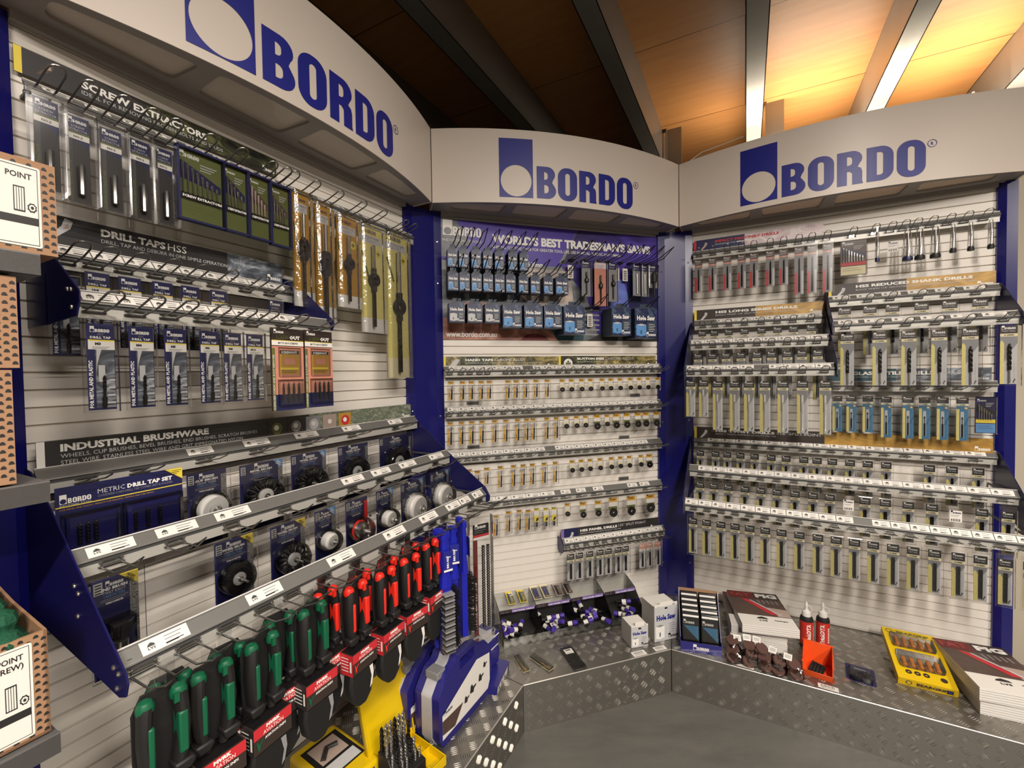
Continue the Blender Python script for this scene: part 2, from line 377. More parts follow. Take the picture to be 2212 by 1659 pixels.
# loose white cable above right header
b = MB(); pts_ = [(.0, 0, -.18), (.01, 0, -.02), (.04, .01, .05), (.1, .015, .085), (.18, .02, .10), (.28, .05, .13)]
b.tube(pts_, .0022, PLASTW, 6); b.tube([(.0, .01, -.02), (.03, .015, .04), (.07, .02, .045), (.08, .02, .0)], .003, PLASTW, 6)
put(b.build('power_cable'), 3, .0, .085, 2.33); tag(bpy.data.objects['power_cable'], 'loose white cable looping over the left end of the right sign', 'cable')

# ------------------------------------------------------------------ slatwall bays
def slatwall(k, phase, label):
    b = MB(); p = .0355; z = .186
    n0 = int((.186-phase)/p); z0 = phase+n0*p
    prof = [(.012, .184)]
    zz = z0+p
    first = .184
    top = 2.06
    P = [(0, .184)]
    while zz < top:
        P += [(-.0012, zz-.0042), (.004, zz-.0040), (.009, zz-.002), (.009, zz), (0, zz+.0006)]
        zz += p
    P += [(0, top)]
    u0, u1 = .05, 1.152
    n = len(P)
    b.add([(u0, y, z_) for y, z_ in P]+[(u1, y, z_) for y, z_ in P], [(i, n+i, n+i+1, i+1) for i in range(n-1)], SLAT)
    b.box(u0, u1, .0105, .014, .184, top, SLAT)
    o = b.build('slatwall_panel', smooth=False); put(o, k, 0, 0, 0); tag(o, label, 'wall panel', 'slatwall panels')
slatwall(1, .0230, 'cream slatted wall panel of the left bay, behind drill taps and brushes')
slatwall(2, .0234, 'cream slatted wall panel of the middle bay, behind hole saws and taps')
slatwall(3, .0135, 'cream slatted wall panel of the right bay, behind twist drill packs')
# blue corner and end posts
def post_poly(name, pts, label):
    b = MB(); n = len(pts); z0, z1 = .184, 2.06
    vs = [(p.x, p.y, z0) for p in pts]+[(p.x, p.y, z1) for p in pts]
    b.add(vs, [(i, i+1, n+i+1, n+i) for i in range(n-1)], NAVY)
    # fixing screws
    o = b.build(name, smooth=False); s = o.modifiers.new('sheet', 'SOLIDIFY'); s.thickness = .0015; s.offset = -1
    tag(o, label, 'post', 'blue posts'); return o
def screws(o, places):
    for k, u, dep, z in places:
        b = MB(); b.lathe([(.0001, -.0018), (.003, -.0014), (.0042, 0)], (0, 0, 0), (0, 1, 0), CHROME, 8, False); s = b.build('screw', o); put(s, k, u, dep, z)
p12 = post_poly('corner_post', [W(1, 1.152, .0), W(1, 1.152, .014), W(1, 1.187, .022), W(2, .017, .022), W(2, .05, .014), W(2, .05, 0)], 'tall blue corner post between left and middle bays')
p23 = post_poly('corner_post', [W(2, 1.152, .0), W(2, 1.152, .014), W(2, 1.187, .022), W(3, .017, .022), W(3, .05, .014), W(3, .05, 0)], 'tall blue corner post between middle and right bays')
screws(p12, [(2, .031, .0195, z) for z in (1.93, 1.75, 1.17, .5)]+[(1, 1.17, .02, 1.2)])
screws(p23, [(2, 1.17, .0195, z) for z in (1.86, 1.09, .36)]+[(3, .031, .0195, z) for z in (1.90, 1.10, .36)])
pr = post_poly('end_post', [W(3, 1.152, 0), W(3, 1.152, .014), W(3, 1.172, .03), W(3, 1.203, .03), W(3, 1.203, -.03)], 'blue end post on right edge of the right bay')
pl_ = post_poly('end_post', [W(1, -.16, -.03), W(1, -.16, .02), W(1, .03, .02), W(1, .05, .012), W(1, .05, 0)], 'blue end post left of the brushware and screw extractors')
# dark slotted upright strips beside middle bay
# ------------------------------------------------------------------ curved header signs
def hd(u): return .118+.106*(1-((u-.6)/.6)**2)
def header(k, label, ra):
    root = empty('header_sign', k, 0, 0, 0, label, 'sign', 'curved header signs')
    z0, z1 = 2.0585, 2.3587; N = 40
    us = [.002+1.196*i/N for i in range(N+1)]
    b = MB(); F = []
    for u in us: F.append((u, -hd(u)))
    n = N+1
    vs = [(x, y, z0) for x, y in F]+[(x, y, z1) for x, y in F]+[(x, y+.006, z1) for x, y in F]+[(x, y+.006, z0+.002) for x, y in F]
    fs = []
    for i in range(N): fs += [(i, i+1, n+i+1, n+i), (n+i, n+i+1, 2*n+i+1, 2*n+i), (2*n+i, 2*n+i+1, 3*n+i+1, 3*n+i), (3*n+i, 3*n+i+1, i+1, i)]
    b.add(vs, fs, HEAD)
    b.box(.002, .006, -.118, .0, z0, z1, HEAD); b.box(1.194, 1.198, -.118, .0, z0, z1, HEAD)
    b.build('fascia', root)
    # soffit with four rounded recessed windows
    b = MB(); wins = [(.075, .315), (.345, .585), (.615, .855), (.885, 1.125)]
    outer = [(us[i], -hd(us[i])+.006) for i in range(N+1)]+[(1.194, -.02), (.006, -.02)]
    loops = [outer]; wl = []
    for a, c in wins:
        L = []
        da, dc = hd(a+.02)-.035, hd(c-.02)-.035
        m_ = (a+c)/2
        r = .015
        corners = [(a+.012, -.055), (c-.012, -.055), (c-.004, -dc), (m_, -(hd(m_)-.033)), (a+.004, -da)]
        # rounded polygon
        for i, p in enumerate(corners):
            q0, q1 = corners[i-1], corners[(i+1) % 5]
            v0 = Vector((q0[0]-p[0], q0[1]-p[1])); v1 = Vector((q1[0]-p[0], q1[1]-p[1]))
            rr_ = .018 if i != 3 else .03
            a0 = Vector(p)+v0.normalized()*rr_; a1 = Vector(p)+v1.normalized()*rr_
            for t in (0, .25, .5, .75, 1): L.append(tuple(a0*(1-t)**2+Vector(p)*2*t*(1-t)+a1*t*t))
        loops.append(L); wl.append(L)
    vs, fs = poly_fill(loops)
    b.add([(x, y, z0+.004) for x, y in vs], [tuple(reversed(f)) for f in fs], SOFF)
    for L in wl:
        m = len(L)
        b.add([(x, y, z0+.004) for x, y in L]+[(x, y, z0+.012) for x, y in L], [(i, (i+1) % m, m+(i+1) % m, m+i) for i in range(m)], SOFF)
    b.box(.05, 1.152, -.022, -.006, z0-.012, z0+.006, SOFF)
    b.build('soffit', root)
    b = MB()
    for L in wl: b.add([(x, y, z0+.012) for x, y in L], [tuple(range(len(L)-1, -1, -1))], HEADW)
    b.build('light_window', root)
    # wordmark, bent to the curve
    b = MB(); k_ = .1325; L, mk, lw = letters(8); x0 = .424; sc_ = .466/lw
    for lx, (v2, f2) in L: b.add([(x0+(lx+a)*sc_, 0, 2.083+c*.132) for a, c in v2], f2, LOGOB)
    b.add([(.268+(a+1.20)/1.04*.140, 0, 2.0815+(c+.02)/1.83*.2405) for a, c in mk[0]], mk[1], LOGOB)
    vs2, fs2, wd = text_mesh('R', .02, 2)
    b.add([(.905+a*.013, 0, 2.189+c*.0125) for a, c in vs2], fs2, LOGOB)
    rv = [(.909+.0145*math.cos(a*PI/12), 2.195+.0145*math.sin(a*PI/12)) for a in range(24)]; ri = [(.909+.0125*math.cos(a*PI/12), 2.195+.0125*math.sin(a*PI/12)) for a in range(24)]
    vs, fs = poly_fill([rv, ri]); b.add([(x, 0, z) for x, z in vs], fs, LOGOB)
    o = b.build('wordmark', root, smooth=False)
    bm = bmesh.new(); bm.from_mesh(o.data)
    x = .27
    while x < .94:
        bmesh.ops.bisect_plane(bm, geom=bm.verts[:]+bm.edges[:]+bm.faces[:], plane_co=(x, 0, 0), plane_no=(1, 0, 0)); x += .02
    for v in bm.verts: v.co.y = -hd(v.co.x)-.0012
    bm.to_mesh(o.data); bm.free()
header(1, 'curved white BORDO header sign over the left bay with screw extractors', 0)
header(2, 'curved white BORDO header sign over the middle bay with hole saws', 0)
header(3, 'curved white BORDO header sign over the right bay with twist drills', 0)

# ------------------------------------------------------------------ tread plate platforms
I12 = W(1, 1.249, -.0); I23 = W(2, 1.249, -.0); Bc = W(1, 1.18, .517); Ac = W(3, .01, .514)
def inside(p, poly):
    c = False; n = len(poly)
    for i in range(n):
        a, b_ = poly[i], poly[(i+1) % n]
        if (a.y > p.y) != (b_.y > p.y) and p.x < (b_.x-a.x)*(p.y-a.y)/(b_.y-a.y)+a.x: c = not c
    return c
def platform(poly, front, yaw, label):
    b = MB(); H = .183; n = len(poly); cen = sum(poly, Vector((0, 0, 0)))/n
    poly = [p+(cen-p).normalized()*.0015 for p in poly]
    b.add([(p.x, p.y, 0) for p in poly]+[(p.x, p.y, H) for p in poly], [tuple(range(n, 2*n))]+[(i, (i+1) % n, n+(i+1) % n, n+i) for i in range(n)], ALU)
    def bars(P, o, ex, ey, ez, test):
        p_ = .042
        for i in range(-60, 60):
            for j in range(-60, 60):
                cx, cy_ = (i+.5)*p_, (j+.5)*p_
                sg = 1 if (i+j) % 2 else -1
                if not test(cx, cy_): continue
                dx, dy = math.cos(sg*PI/4), math.sin(sg*PI/4)
                for q in range(-2, 3):
                    ox, oy = cx-dy*q*.0066, cy_+dx*q*.0066; l = .0135-.0012*abs(q)
                    c0 = o+ex*ox+ey*oy
                    a = ex*dx+ey*dy; s_ = -ex*dy+ey*dx
                    pts = [c0-a*l, c0+s_*.0017, c0+a*l, c0-s_*.0017, c0-a*l*.55+ez*.0018, c0+a*l*.55+ez*.0018]
                    if q != 0: pass
                    P.add([tuple(v) for v in pts], [(0, 4, 5, 2, 1)[::-1], (0, 3, 2, 5, 4)[::-1]], ALUB)
    top = lambda x, y: inside(o0+ex*x+ey*y, poly) and all(inside(o0+ex*(x+a)+ey*(y+c), poly) for a, c in ((.02, 0), (-.02, 0), (0, .02), (0, -.02)))
    o0 = poly[0].copy(); o0.z = H; ex = vec(math.cos(yaw), math.sin(yaw), 0); ey = vec(-ex.y, ex.x, 0)
    bars(b, o0, ex, ey, vec(0, 0, 1), top)
    for (i0, i1) in front:
        a, c = poly[i0], poly[i1]; L = (c-a).length; ex2 = (c-a).normalized(); nrm = vec(ex2.y, -ex2.x, 0)
        bars(b, vec(a.x, a.y, 0), ex2, vec(0, 0, 1), nrm, lambda x, y: .018 < x < L-.018 and .016 < y < H-.02)
    # bright folded front edge
    for (i0, i1) in front:
        a, c = poly[i0], poly[i1]; ex2 = (c-a).normalized(); nrm = vec(ex2.y, -ex2.x, 0)
        b.tube([(a.x+nrm.x*-.001, a.y-nrm.y*.001, H-.0015), (c.x-nrm.x*.001, c.y-nrm.y*.001, H-.0015)], .0022, ALUB, 6)
    o = b.build('display_platform', smooth=False)
    return tag(o, label, 'platform', 'tread plate platforms')
platform([W(1, -1.0, .517), Bc, I12, W(1, -1.0, 0)], [(0, 1)], YAW[1], 'aluminium tread plate platform under the left bay with blue cases')
platform([Bc, Ac, I23, I12], [(0, 1)], YAW[2], 'aluminium tread plate platform under the middle bay with clear drill bin')
platform([Ac, W(3, 1.9, .514), W(3, 1.9, 0), I23], [(0, 1)], YAW[3], 'aluminium tread plate platform under the right bay with catalogues and bottles')
# ------------------------------------------------------------------ rails, side plates, wire hooks
def icon(b, x, z, s, y=-.0006):
    b.add([(x, y, z+.45*s), (x+s, y, z+.45*s), (x+.85*s, y, z+.8*s), (x+.5*s, y, z+s), (x+.15*s, y, z+.75*s)], [(0, 1, 2, 3, 4)], DARKG)
    b.text('LYS', x+.05*s, z, .36*s, CHAR, y, w=.9*s, bold=.03, res=1)
def ticket_mesh(w_, h_, lines=3):
    b = MB(); b.rect(-w_/2, -h_/2, w_/2, h_/2, 0, PAPER)
    icon(b, -w_*.38, -h_*.26, h_*.50)
    for i in range(lines):
        z = h_*(.24-.26*i); b.rect(-w_*.02, z-.0007, w_*(.36-.05*(i % 2)), z+.0007, -.0005, GREYP if i < lines-1 else CHAR)
    b.rect(-w_*.02, -h_*.36, w_*.25, -h_*.26, -.0005, CHAR)
    return b
RAILS = {}
def rail(nm, k, u0, u1, a, zt, label, tick=None, s=.020, clearbar=False, group='product rails'):
    root = empty('hook_rail', k, (u0+u1)/2, a, zt, label, 'rail', group)
    L = (u1-u0)/2
    b = MB(); t = .0012
    # sloping label strip with small lips
    b.prism([(s, 0), (s, .0035), (s-.0025, .0035), (s-.0028, -.0002), (.0002, -s+.0032), (-.0016, -s+.0012), (-.0022, -s-.001), (.001, -s-.0022), (s-.001, -.003)], 'x', -L, L, STEEL)
    b.prism([(s+.0002, .0032), (s+.0002, .0044), (s-.003, .0044), (s-.003, .0032)], 'x', -L, L, WHITE)
    b.build('label_strip', root, False)
    b = MB(); b.box(-L, L, .002, .0035, -s-.009, -s-.002, DARKG); b.box(-L+.003, L-.003, .0005, .0042, -s-.028, -s-.009, BARG if not clearbar else WIRE)
    b.box(-L, L, .0042, .010, -s-.012, -s-.007, STEEL)
    b.build('hook_bar', root, False)
    if tick:
        cache = {}
        for (ua, ub) in tick:
            w_ = round(ub-ua, 3)
            if w_ not in cache: o = ticket_mesh(w_, s*1.18).build('price_ticket', root, False); cache[w_] = o
            else: o = cache[w_].copy(); C.objects.link(o); o.parent = root
            o.location = ((ua+ub)/2-(u0+u1)/2, s/2-.0024, -s/2+.0024); o.rotation_euler = (-PI/4, 0, 0)
    RAILS[nm] = (k, a, zt-s-.018)
    if a > .05 or True:
        for x in (-L+.012, L-.012): b = MB(); b.box(x-.003, x+.003, .004, a-.0005, -.012-s*.3, -.006-s*.3, DARKG); b.build('arm', root, False)
    return root
def side_plate(k, u, pts, label, thick=.003, scr=()):
    b = MB(); b.prism([(-d, z) for d, z in pts], 'x', -thick/2, thick/2, NAVYD)
    o = b.build('side_plate', smooth=False); put(o, k, u, 0, 0); bevel(o, .0008, 1)
    for d, z in scr:
        b = MB()
        for sx in (-1, 1): b.lathe([(.0045, 0), (.004, .002), (.0001, .0034)], (sx*thick/2, -d, z), (sx, 0, 0), CHROME, 10)
        b.build('screw', o)
    tag(o, label, 'bracket', 'blue side plates')
def hook_mesh(L, wd, rise, r, kind, m):
    b = MB()
    if kind == 'round':
        P = [(-wd/2, 0, .002), (-wd/2, -L*.5, rise*.35)]
        n = 8
        for i in range(n+1):
            a = PI-PI*i/n
            P.append((wd/2*math.cos(a), -L*.86-wd*.5*math.sin(a), rise*(.72+.28*math.sin(a))))
        P += [(wd/2, -L*.5, rise*.35), (wd/2, 0, .002)]
    else:
        P = [(-wd/2, -.002, .012), (-wd/2, -.004, 0), (-wd/2, -L*.62, rise*.05), (-wd*.42, -L, rise*.6), (wd*.42, -L*1.04, rise), (wd/2, -L*.62, rise*.05), (wd/2, -.004, 0), (wd/2, -.002, .012)]
    b.tube(P, r, m, 6)
    b.tube([(-wd/2-.004, -.0025, .0015), (wd/2+.004, -.0025, .0015)], r*1.2, m, 5)
    if kind != 'saw': b.tube([(-wd/2-.003, -.0025, .0095), (wd/2+.003, -.0025, .0095)], r*.9, m, 5); b.box(-wd*.42, wd*.42, -.004, -.001, -.001, .011, MATS['clear_plastic'])
    else: b.box(-wd/2-.004, wd/2+.004, -.003, .003, -.003, .003, m)
    return b
HK = {}
def hooks(rn, us, what, kind='round', L=.078, wd=.022, rise=.028, r=.0015, m=None, k=None, a=None, z=None, noun='zinc wire hook', lens=None):
    m = m or WIRE
    if rn: k, a, z = RAILS[rn]
    n = len(us)
    for i, u in enumerate(us):
        LL = lens[i] if lens else L
        key = (kind, LL, wd, rise, m.name)
        if key not in HK: o = hook_mesh(LL, wd, rise, r, kind, m).build('wire_hook'); HK[key] = o
        else: o = HK[key].copy(); C.objects.link(o)
        put(o, k, u, a, z); tag(o, f'{noun}, {ordn(i, n)} on {what}', 'hook', 'wire hooks')

# ------------------------------------------------------------------ strip signs
def sign(nm, k, u0, u1, z0, z1, dep, label, draw, tilt=0.):
    b = MB(); w_, h = u1-u0, z1-z0
    b.box(0, w_, 0, .002, 0, h, CHAR); draw(b, w_, h)
    o = b.build('strip_sign', smooth=False); put(o, k, u0, dep, z0, rx=tilt); tag(o, label, 'sign', 'strip signs'); return o
def noisy_mat(name, c1, c2, scale=9, c3=None, dist=2.):
    if name in MATS: return MATS[name]
    m = bpy.data.materials.new(name); m.use_nodes = True; nt = m.node_tree; b = nt.nodes['Principled BSDF']
    tc = nt.nodes.new('ShaderNodeTexCoord'); nz = nt.nodes.new('ShaderNodeTexNoise'); nz.inputs['Scale'].default_value = scale; nz.inputs['Detail'].default_value = 5; nz.inputs['Distortion'].default_value = dist
    mp = nt.nodes.new('ShaderNodeMapping'); mp.inputs['Rotation'].default_value = (0, .6, 0); mp.inputs['Scale'].default_value = (1, 1, 2.2)
    nt.links.new(tc.outputs['Object'], mp.inputs[0]); nt.links.new(mp.outputs[0], nz.inputs['Vector'])
    cr = nt.nodes.new('ShaderNodeValToRGB'); cr.color_ramp.elements[0].position = .35; cr.color_ramp.elements[1].position = .65
    cr.color_ramp.elements[0].color = (*lin(c1), 1); cr.color_ramp.elements[1].color = (*lin(c2), 1)
    if c3: e = cr.color_ramp.elements.new(.52); e.color = (*lin(c3), 1)
    nt.links.new(nz.outputs['Fac'], cr.inputs[0]); nt.links.new(cr.outputs[0], b.inputs['Base Color']); b.inputs['Roughness'].default_value = .4
    MATS[name] = m; return m
FOLI = noisy_mat('print_dark_foliage', (26, 28, 24), (96, 100, 60), 12, (52, 54, 38))
FOLG = noisy_mat('print_gold_foliage', (60, 60, 44), (190, 170, 110), 14, (120, 110, 66))
METP = noisy_mat('print_metal_chips', (64, 68, 76), (176, 182, 190), 16, (104, 110, 120))
GOLDP = noisy_mat('print_gold_chips', (150, 112, 46), (204, 160, 76), 7)
GRNP = noisy_mat('print_green_marble', (88, 96, 84), (150, 158, 138), 30, (110, 118, 100))
SPARK = noisy_mat('print_white_spark', (190, 160, 170), (236, 226, 224), 10)
def stripes(b, x0, z0, dx, h, m1, m2):
    pass
def drillpic(b, x, z, s, m=None):
    m = m or LGREY
    b.poly([(x, z), (x+.25*s, z), (x+.8*s, z+.55*s), (x+.9*s, z+.9*s), (x+.62*s, z+s), (x+.5*s, z+.62*s)], -.0006, m)
    b.poly([(x+.55*s, z+.5*s), (x+.75*s, z+.55*s), (x+.72*s, z+.8*s)], -.0009, TAN)
def s_screw(b, w_, h):
    b.rect(0, 0, .011, h, -.0005, YEL); b.rect(.011, 0, .40*w_, h, -.0005, CHAR); b.rect(.40*w_, 0, w_, h, -.0005, FOLI)
    drillpic(b, .03, .012, .03, MAROON)
    b.text('SCREW EXTRACTORS', .098, h-.030, .017, WHITE, -.001, w=.245, bold=.035)
    b.text('IDEAL FOR REMOVING BROKEN BOLTS AND STUDS', .098, h-.043, .0085, LGREY, -.001, w=.285)
    b.logo(w_-.042, .006, .036, WHITE, -.001)
def s_dt(b, w_, h):
    b.rect(0, 0, .86*w_, h, -.0005, CHAR); b.rect(.70*w_, 0, w_, h, -.0008, METP); drillpic(b, .02, .010, .045, LGREY)
    b.text('DRILL TAPS', .105, h-.025, .017, WHITE, -.001, w=.120, bold=.04); b.text('HSS', .230, h-.025, .017, WHITE, -.001, w=.040)
    b.text('DRILL, TAP AND DEBURR IN ONE SIMPLE OPERATION', .105, h-.039, .0085, LGREY, -.001, w=.262)
    b.logo(w_-.046, .008, .040, WHITE, -.001)
def s_ib(b, w_, h):
    b.rect(0, 0, .012, h, -.0005, WHITE); b.rect(.012, 0, .56*w_, h, -.0005, CHAR); b.rect(.50*w_, 0, w_, h, -.0003, GRNP)
    b.text('INDUSTRIAL BRUSHWARE', .034, h-.023, .016, WHITE, -.001, w=.275, bold=.045)
    b.text('WHEELS, CUP BRUSHES, BEVEL BRUSHES, END BRUSHES, SCRATCH BRUSHES', .034, h-.036, .0085, LGREY, -.001, w=.40)
    b.text('STEEL WIRE, STAINLESS STEEL WIRE AND GRIT IMPREGNATED NYLON', .034, h-.049, .0085, LGREY, -.001, w=.36)
    x = .465
    for i, m in enumerate((OLIVE, GREYP, LGREY, TAN, RED)):
        b.rect(x, .012, x+.052, h-.006, -.0012, (BROWN, BROWN, GREYP, TAN, GOLD)[i])
        P = [(x+.028+.017*math.cos(a*PI/8), h*.5+.017*math.sin(a*PI/8)) for a in range(16)]; b.poly(P, -.0016, m)
        P = [(x+.026+.008*math.cos(a*PI/5), h*.5+.002+.008*math.sin(a*PI/5)) for a in range(10)]; b.poly(P, -.002, WHITE); x += .062
    b.logo(w_-.05, .012, .04, WHITE, -.001)
def s_ht(b, w_, h):
    b.rect(0, 0, .010, h, -.0005, YEL); b.rect(.010, 0, w_, h, -.0004, FOLG); b.rect(.075, 0, .22, h, -.0006, FOLI)
    b.poly([(.022, .002), (.045, .002), (.066, .030), (.072, .043), (.055, .046), (.038, .032)], -.0009, LGREY)
    b.text('HAND TAPS', .098, h-.021, .0115, WHITE, -.0012, w=.128, bold=.05); b.text('CHROME ALLOY', .232, h-.021, .0115, WHITE, -.0012, w=.150)
    b.text('INTERMEDIATE LEAD, STRAIGHT FLUTE IN ALL POPULAR THREAD FORMS', .098, h-.032, .006, LGREY, -.0012, w=.37)
    b.logo(w_-.05, .006, .042, WHITE, -.0012)
def s_bd(b, w_, h):
    b.rect(0, 0, .012, h, -.0005, YEL); b.rect(.012, 0, w_, h, -.0004, FOLG); b.rect(.012, 0, .20, h, -.0006, FOLI)
    R = [(.050+.023*math.cos(a*PI/12), .022+.023*math.sin(a*PI/12)) for a in range(24)]; b.poly(R, -.0009, WHITE)
    for dx, dz in ((0, .009), (0, -.009), (.009, 0), (-.009, 0), (0, 0)): b.poly([(.050+dx+.0055*math.cos(a*PI/5), .022+dz+.0055*math.sin(a*PI/5)) for a in range(10)], -.0013-abs(dx)*.01, OLIVE)
    b.text('BUTTON DIES', .098, h-.019, .0115, WHITE, -.0012, w=.145, bold=.05); b.text('CHROME ALLOY', .25, h-.019, .0115, LGREY, -.0012, w=.160)
    b.text('IN ALL POPULAR THREAD FORMS', .098, h-.031, .006, LGREY, -.0012, w=.165); b.logo(w_-.05, .006, .042, WHITE, -.0012)
def s_pd(b, w_, h):
    b.rect(0, 0, .015, h, -.0005, LILAC); b.rect(.015, 0, .085, h, -.0005, NAVYP); b.rect(.085, 0, w_, h, -.0005, CHAR); drillpic(b, .03, .004, .04)
    b.text('HSS PANEL DRILLS', .10, h-.022, .0125, WHITE, -.001, w=.20, bold=.045); b.text('135° SPLIT POINT', .308, h-.020, .0125, LGREY, -.001, w=.155)
    b.text('BRIGHT FINISH PREMIUM QUALITY M2 HSS', .10, h-.033, .006, LGREY, -.001, w=.22); b.logo(w_-.046, .012, .040, WHITE, -.001)
def s_im(b, w_, h):
    b.rect(0, 0, .011, h, -.0005, RED); b.rect(.011, 0, .5*w_, h, -.0005, NAVYP); b.rect(.42*w_, 0, w_, h, -.0007, SPARK); drillpic(b, .03, .004, .036, TAN)
    b.text('IMPACT MASONRY DRILLS', .097, h-.022, .013, RED, -.0012, w=.27, bold=.045); b.text('1/4" HEX SHANK', .378, h-.022, .013, WHITE, -.0012, w=.145)
    b.text('ENGINEERED FOR', .097, h-.034, .0065, LGREY, -.0012, w=.09); b.text('IMPACT DRIVERS', .192, h-.034, .0065, WHITE, -.0012, w=.095, bold=.04)
    b.logo(w_-.05, .006, .042, WHITE, -.0012)
def s_gold(t, sub, tail=''):
    def f(b, w_, h):
        b.rect(0, 0, .011, h, -.0005, YEL); b.rect(.011, 0, w_*.6, h, -.0005, BROWN); b.rect(w_*.5, 0, w_, h, -.0007, GOLDP); drillpic(b, .025, .004, .040)
        b.text(t, .097, h-.022, .0125, WHITE, -.0012, w=.0145*len(t)+.02, bold=.045)
        if tail: b.text(tail, .097+.0145*len(t)+.032, h-.022, .0125, LGREY, -.0012, w=.17)
        b.text(sub, .097, h-.034, .0065, LGREY, -.0012, w=.0066*len(sub)+.02); b.logo(w_-.052, .008, .044, WHITE, -.0012)
    return f
def s_gd(b, w_, h):
    b.rect(0, 0, w_, h, -.0005, TEALD); b.rect(.45*w_, 0, w_, h, -.0006, METP)
    b.text('GLASS & TILE DRILLS', .090, h-.026, .016, WHITE, -.001, w=.27, bold=.045); b.text('SPEAR POINT', .37, h-.024, .014, LGREY, -.001, w=.12)
    b.text('TUNGSTEN CARBIDE CUTTING EDGE MACHINED', .090, h-.038, .007, LGREY, -.001, w=.25); b.logo(w_-.05, .008, .042, WHITE, -.001)
sign('a', 1, .055, .590, 1.953, 2.004, .012, 'dark SCREW EXTRACTORS strip sign with yellow left end', s_screw)
sign('a', 1, .068, .594, 1.632, 1.690, .02, 'dark DRILL TAPS HSS strip sign above the drill tap rails', s_dt)
sign('a', 1, .054, 1.128, 1.172, 1.234, .045, 'long INDUSTRIAL BRUSHWARE strip sign with small brush pictures', s_ib)
sign('a', 2, .05, .592, 1.374, 1.431, .012, 'HAND TAPS CHROME ALLOY strip sign with yellow end', s_ht)
sign('a', 2, .598, 1.137, 1.374, 1.432, .012, 'BUTTON DIES CHROME ALLOY strip sign with white die picture', s_bd)
sign('a', 2, .588, 1.126, .545, .606, .04, 'HSS PANEL DRILLS strip sign, purple left end, above clear bins', s_pd)
sign('a', 3, .058, .596, 1.950, 2.004, .02, 'IMPACT MASONRY DRILLS strip sign with red lettering', s_im)
sign('a', 3, .060, .597, 1.597, 1.654, .035, 'HSS LONG SERIES DRILLS strip sign with gold right half', s_gold('HSS LONG SERIES DRILLS', 'BRIGHT FINISH 118° SPLIT POINT PREMIUM QUALITY M2 HSS'))
sign('a', 3, .612, 1.142, 1.662, 1.722, .035, 'HSS REDUCED SHANK DRILLS strip sign with gold right half', s_gold('HSS REDUCED SHANK DRILLS', 'BLACK FINISH 118° NOTCHED POINT PREMIUM QUALITY M2 HSS'))
sign('a', 3, .612, 1.142, 1.292, 1.348, .012, 'teal GLASS and TILE DRILLS strip sign behind the reduced shank packs', s_gd)
sign('a', 3, .058, 1.140, 1.012, 1.069, .035, 'long HSS TWIST DRILLS strip sign, brown turning gold to the right', s_gold('HSS TWIST DRILLS', 'BRIGHT FINISH PREMIUM QUALITY M2 HSS', '118° SPLIT POINT'))

# ------------------------------------------------------------------ rails and their hooks
def tk(u0, u1, n, skip=(), gap=.002): 
    w_ = (u1-u0)/n; return [(u0+i*w_, u0+(i+1)*w_-gap) for i in range(n) if i not in skip]
rail('p1a', 1, .055, 1.15, .062, 1.922, 'long steel hook rail under the SCREW EXTRACTORS sign', tk(.08, 1.13, 17, gap=.02), .012)
rail('dt1', 1, .075, .60, .062, 1.622, 'upper steel rail under the DRILL TAPS sign', tk(.09, .58, 9))
rail('dt2', 1, .065, .602, .22, 1.512, 'lower projecting steel rail of the drill tap display', tk(.075, .50, 8))
T1_ = [(.308, .366), (.444, .516), (.597, .677), (.774, .850), (.989, 1.062)]
T2_ = [(.068, .138), (.173, .247), (.284, .360), (.631, .711), (.746, .826), (.872, .952), (1.032, 1.112)]
T3_ = [(.078, .148), (.252, .325), (.444, .522), (.628, .708), (.778, .858), (.911, .985), (.989, 1.048), (1.07, 1.13)]
rail('br1', 1, .05, 1.15, .062, 1.180, 'upper grey rail of the brush display below the brushware sign', T1_, .018)
rail('br2', 1, .05, 1.15, .222, 1.050, 'middle grey rail of the brush display', T2_, .0185)
rail('br3', 1, .05, 1.15, .387, .917, 'lowest grey rail of the brush display above the snips', T3_, .020)
for i, (z, tt) in enumerate(((1.386, tk(.07, 1.14, 22, (7,))), (1.205, tk(.06, 1.13, 22, ())), (1.005, tk(.06, 1.12, 21, (9, 20))), (.792, tk(.2, .56, 5)+[(.59, .64), (.67, .72), (.76, .815), (.95, 1.005), (1.02, 1.075)]))):
    rail('t%d' % (i+1), 2, .05, 1.15, .044, z, ['steel rail directly under the HAND TAPS and BUTTON DIES signs', 'second steel rail of taps and dies', 'third steel rail of taps and dies', 'fourth steel rail, lowest of the taps and dies rails'][i], tt, .018)
rail('pd', 2, .59, 1.15, .062, .562, 'short steel rail under the HSS PANEL DRILLS sign', tk(.60, 1.14, 11), .018)
rail('im', 3, .055, 1.15, .046, 1.944, 'steel rail under the IMPACT MASONRY DRILLS sign reaching the end post', None, .010)
rail('ls1', 3, .06, .598, .055, 1.600, 'top steel rail of the long series drills', tk(.16, .59, 8), .018)
rail('ls2', 3, .055, .598, .19, 1.494, 'middle steel rail of the long series drills', tk(.06, .59, 9), .018)
rail('ls3', 3, .05, .598, .325, 1.372, 'lowest steel rail of the long series drills', tk(.055, .585, 10, (5,)), .018)
rail('rs1', 3, .61, 1.15, .055, 1.668, 'upper steel rail of the reduced shank drills', tk(.625, 1.13, 6, gap=.022), .018)
rail('rs2', 3, .61, 1.15, .19, 1.549, 'lower steel rail of the reduced shank drills', tk(.625, 1.14, 6, gap=.02), .018)
rail('gl', 3, .61, 1.15, .046, 1.292, 'steel rail of the blue glass and tile drill packs', None, .012)
rail('tw1', 3, .055, 1.15, .048, 1.016, 'upper steel rail of the twist drills', tk(.12, 1.12, 16), .019)
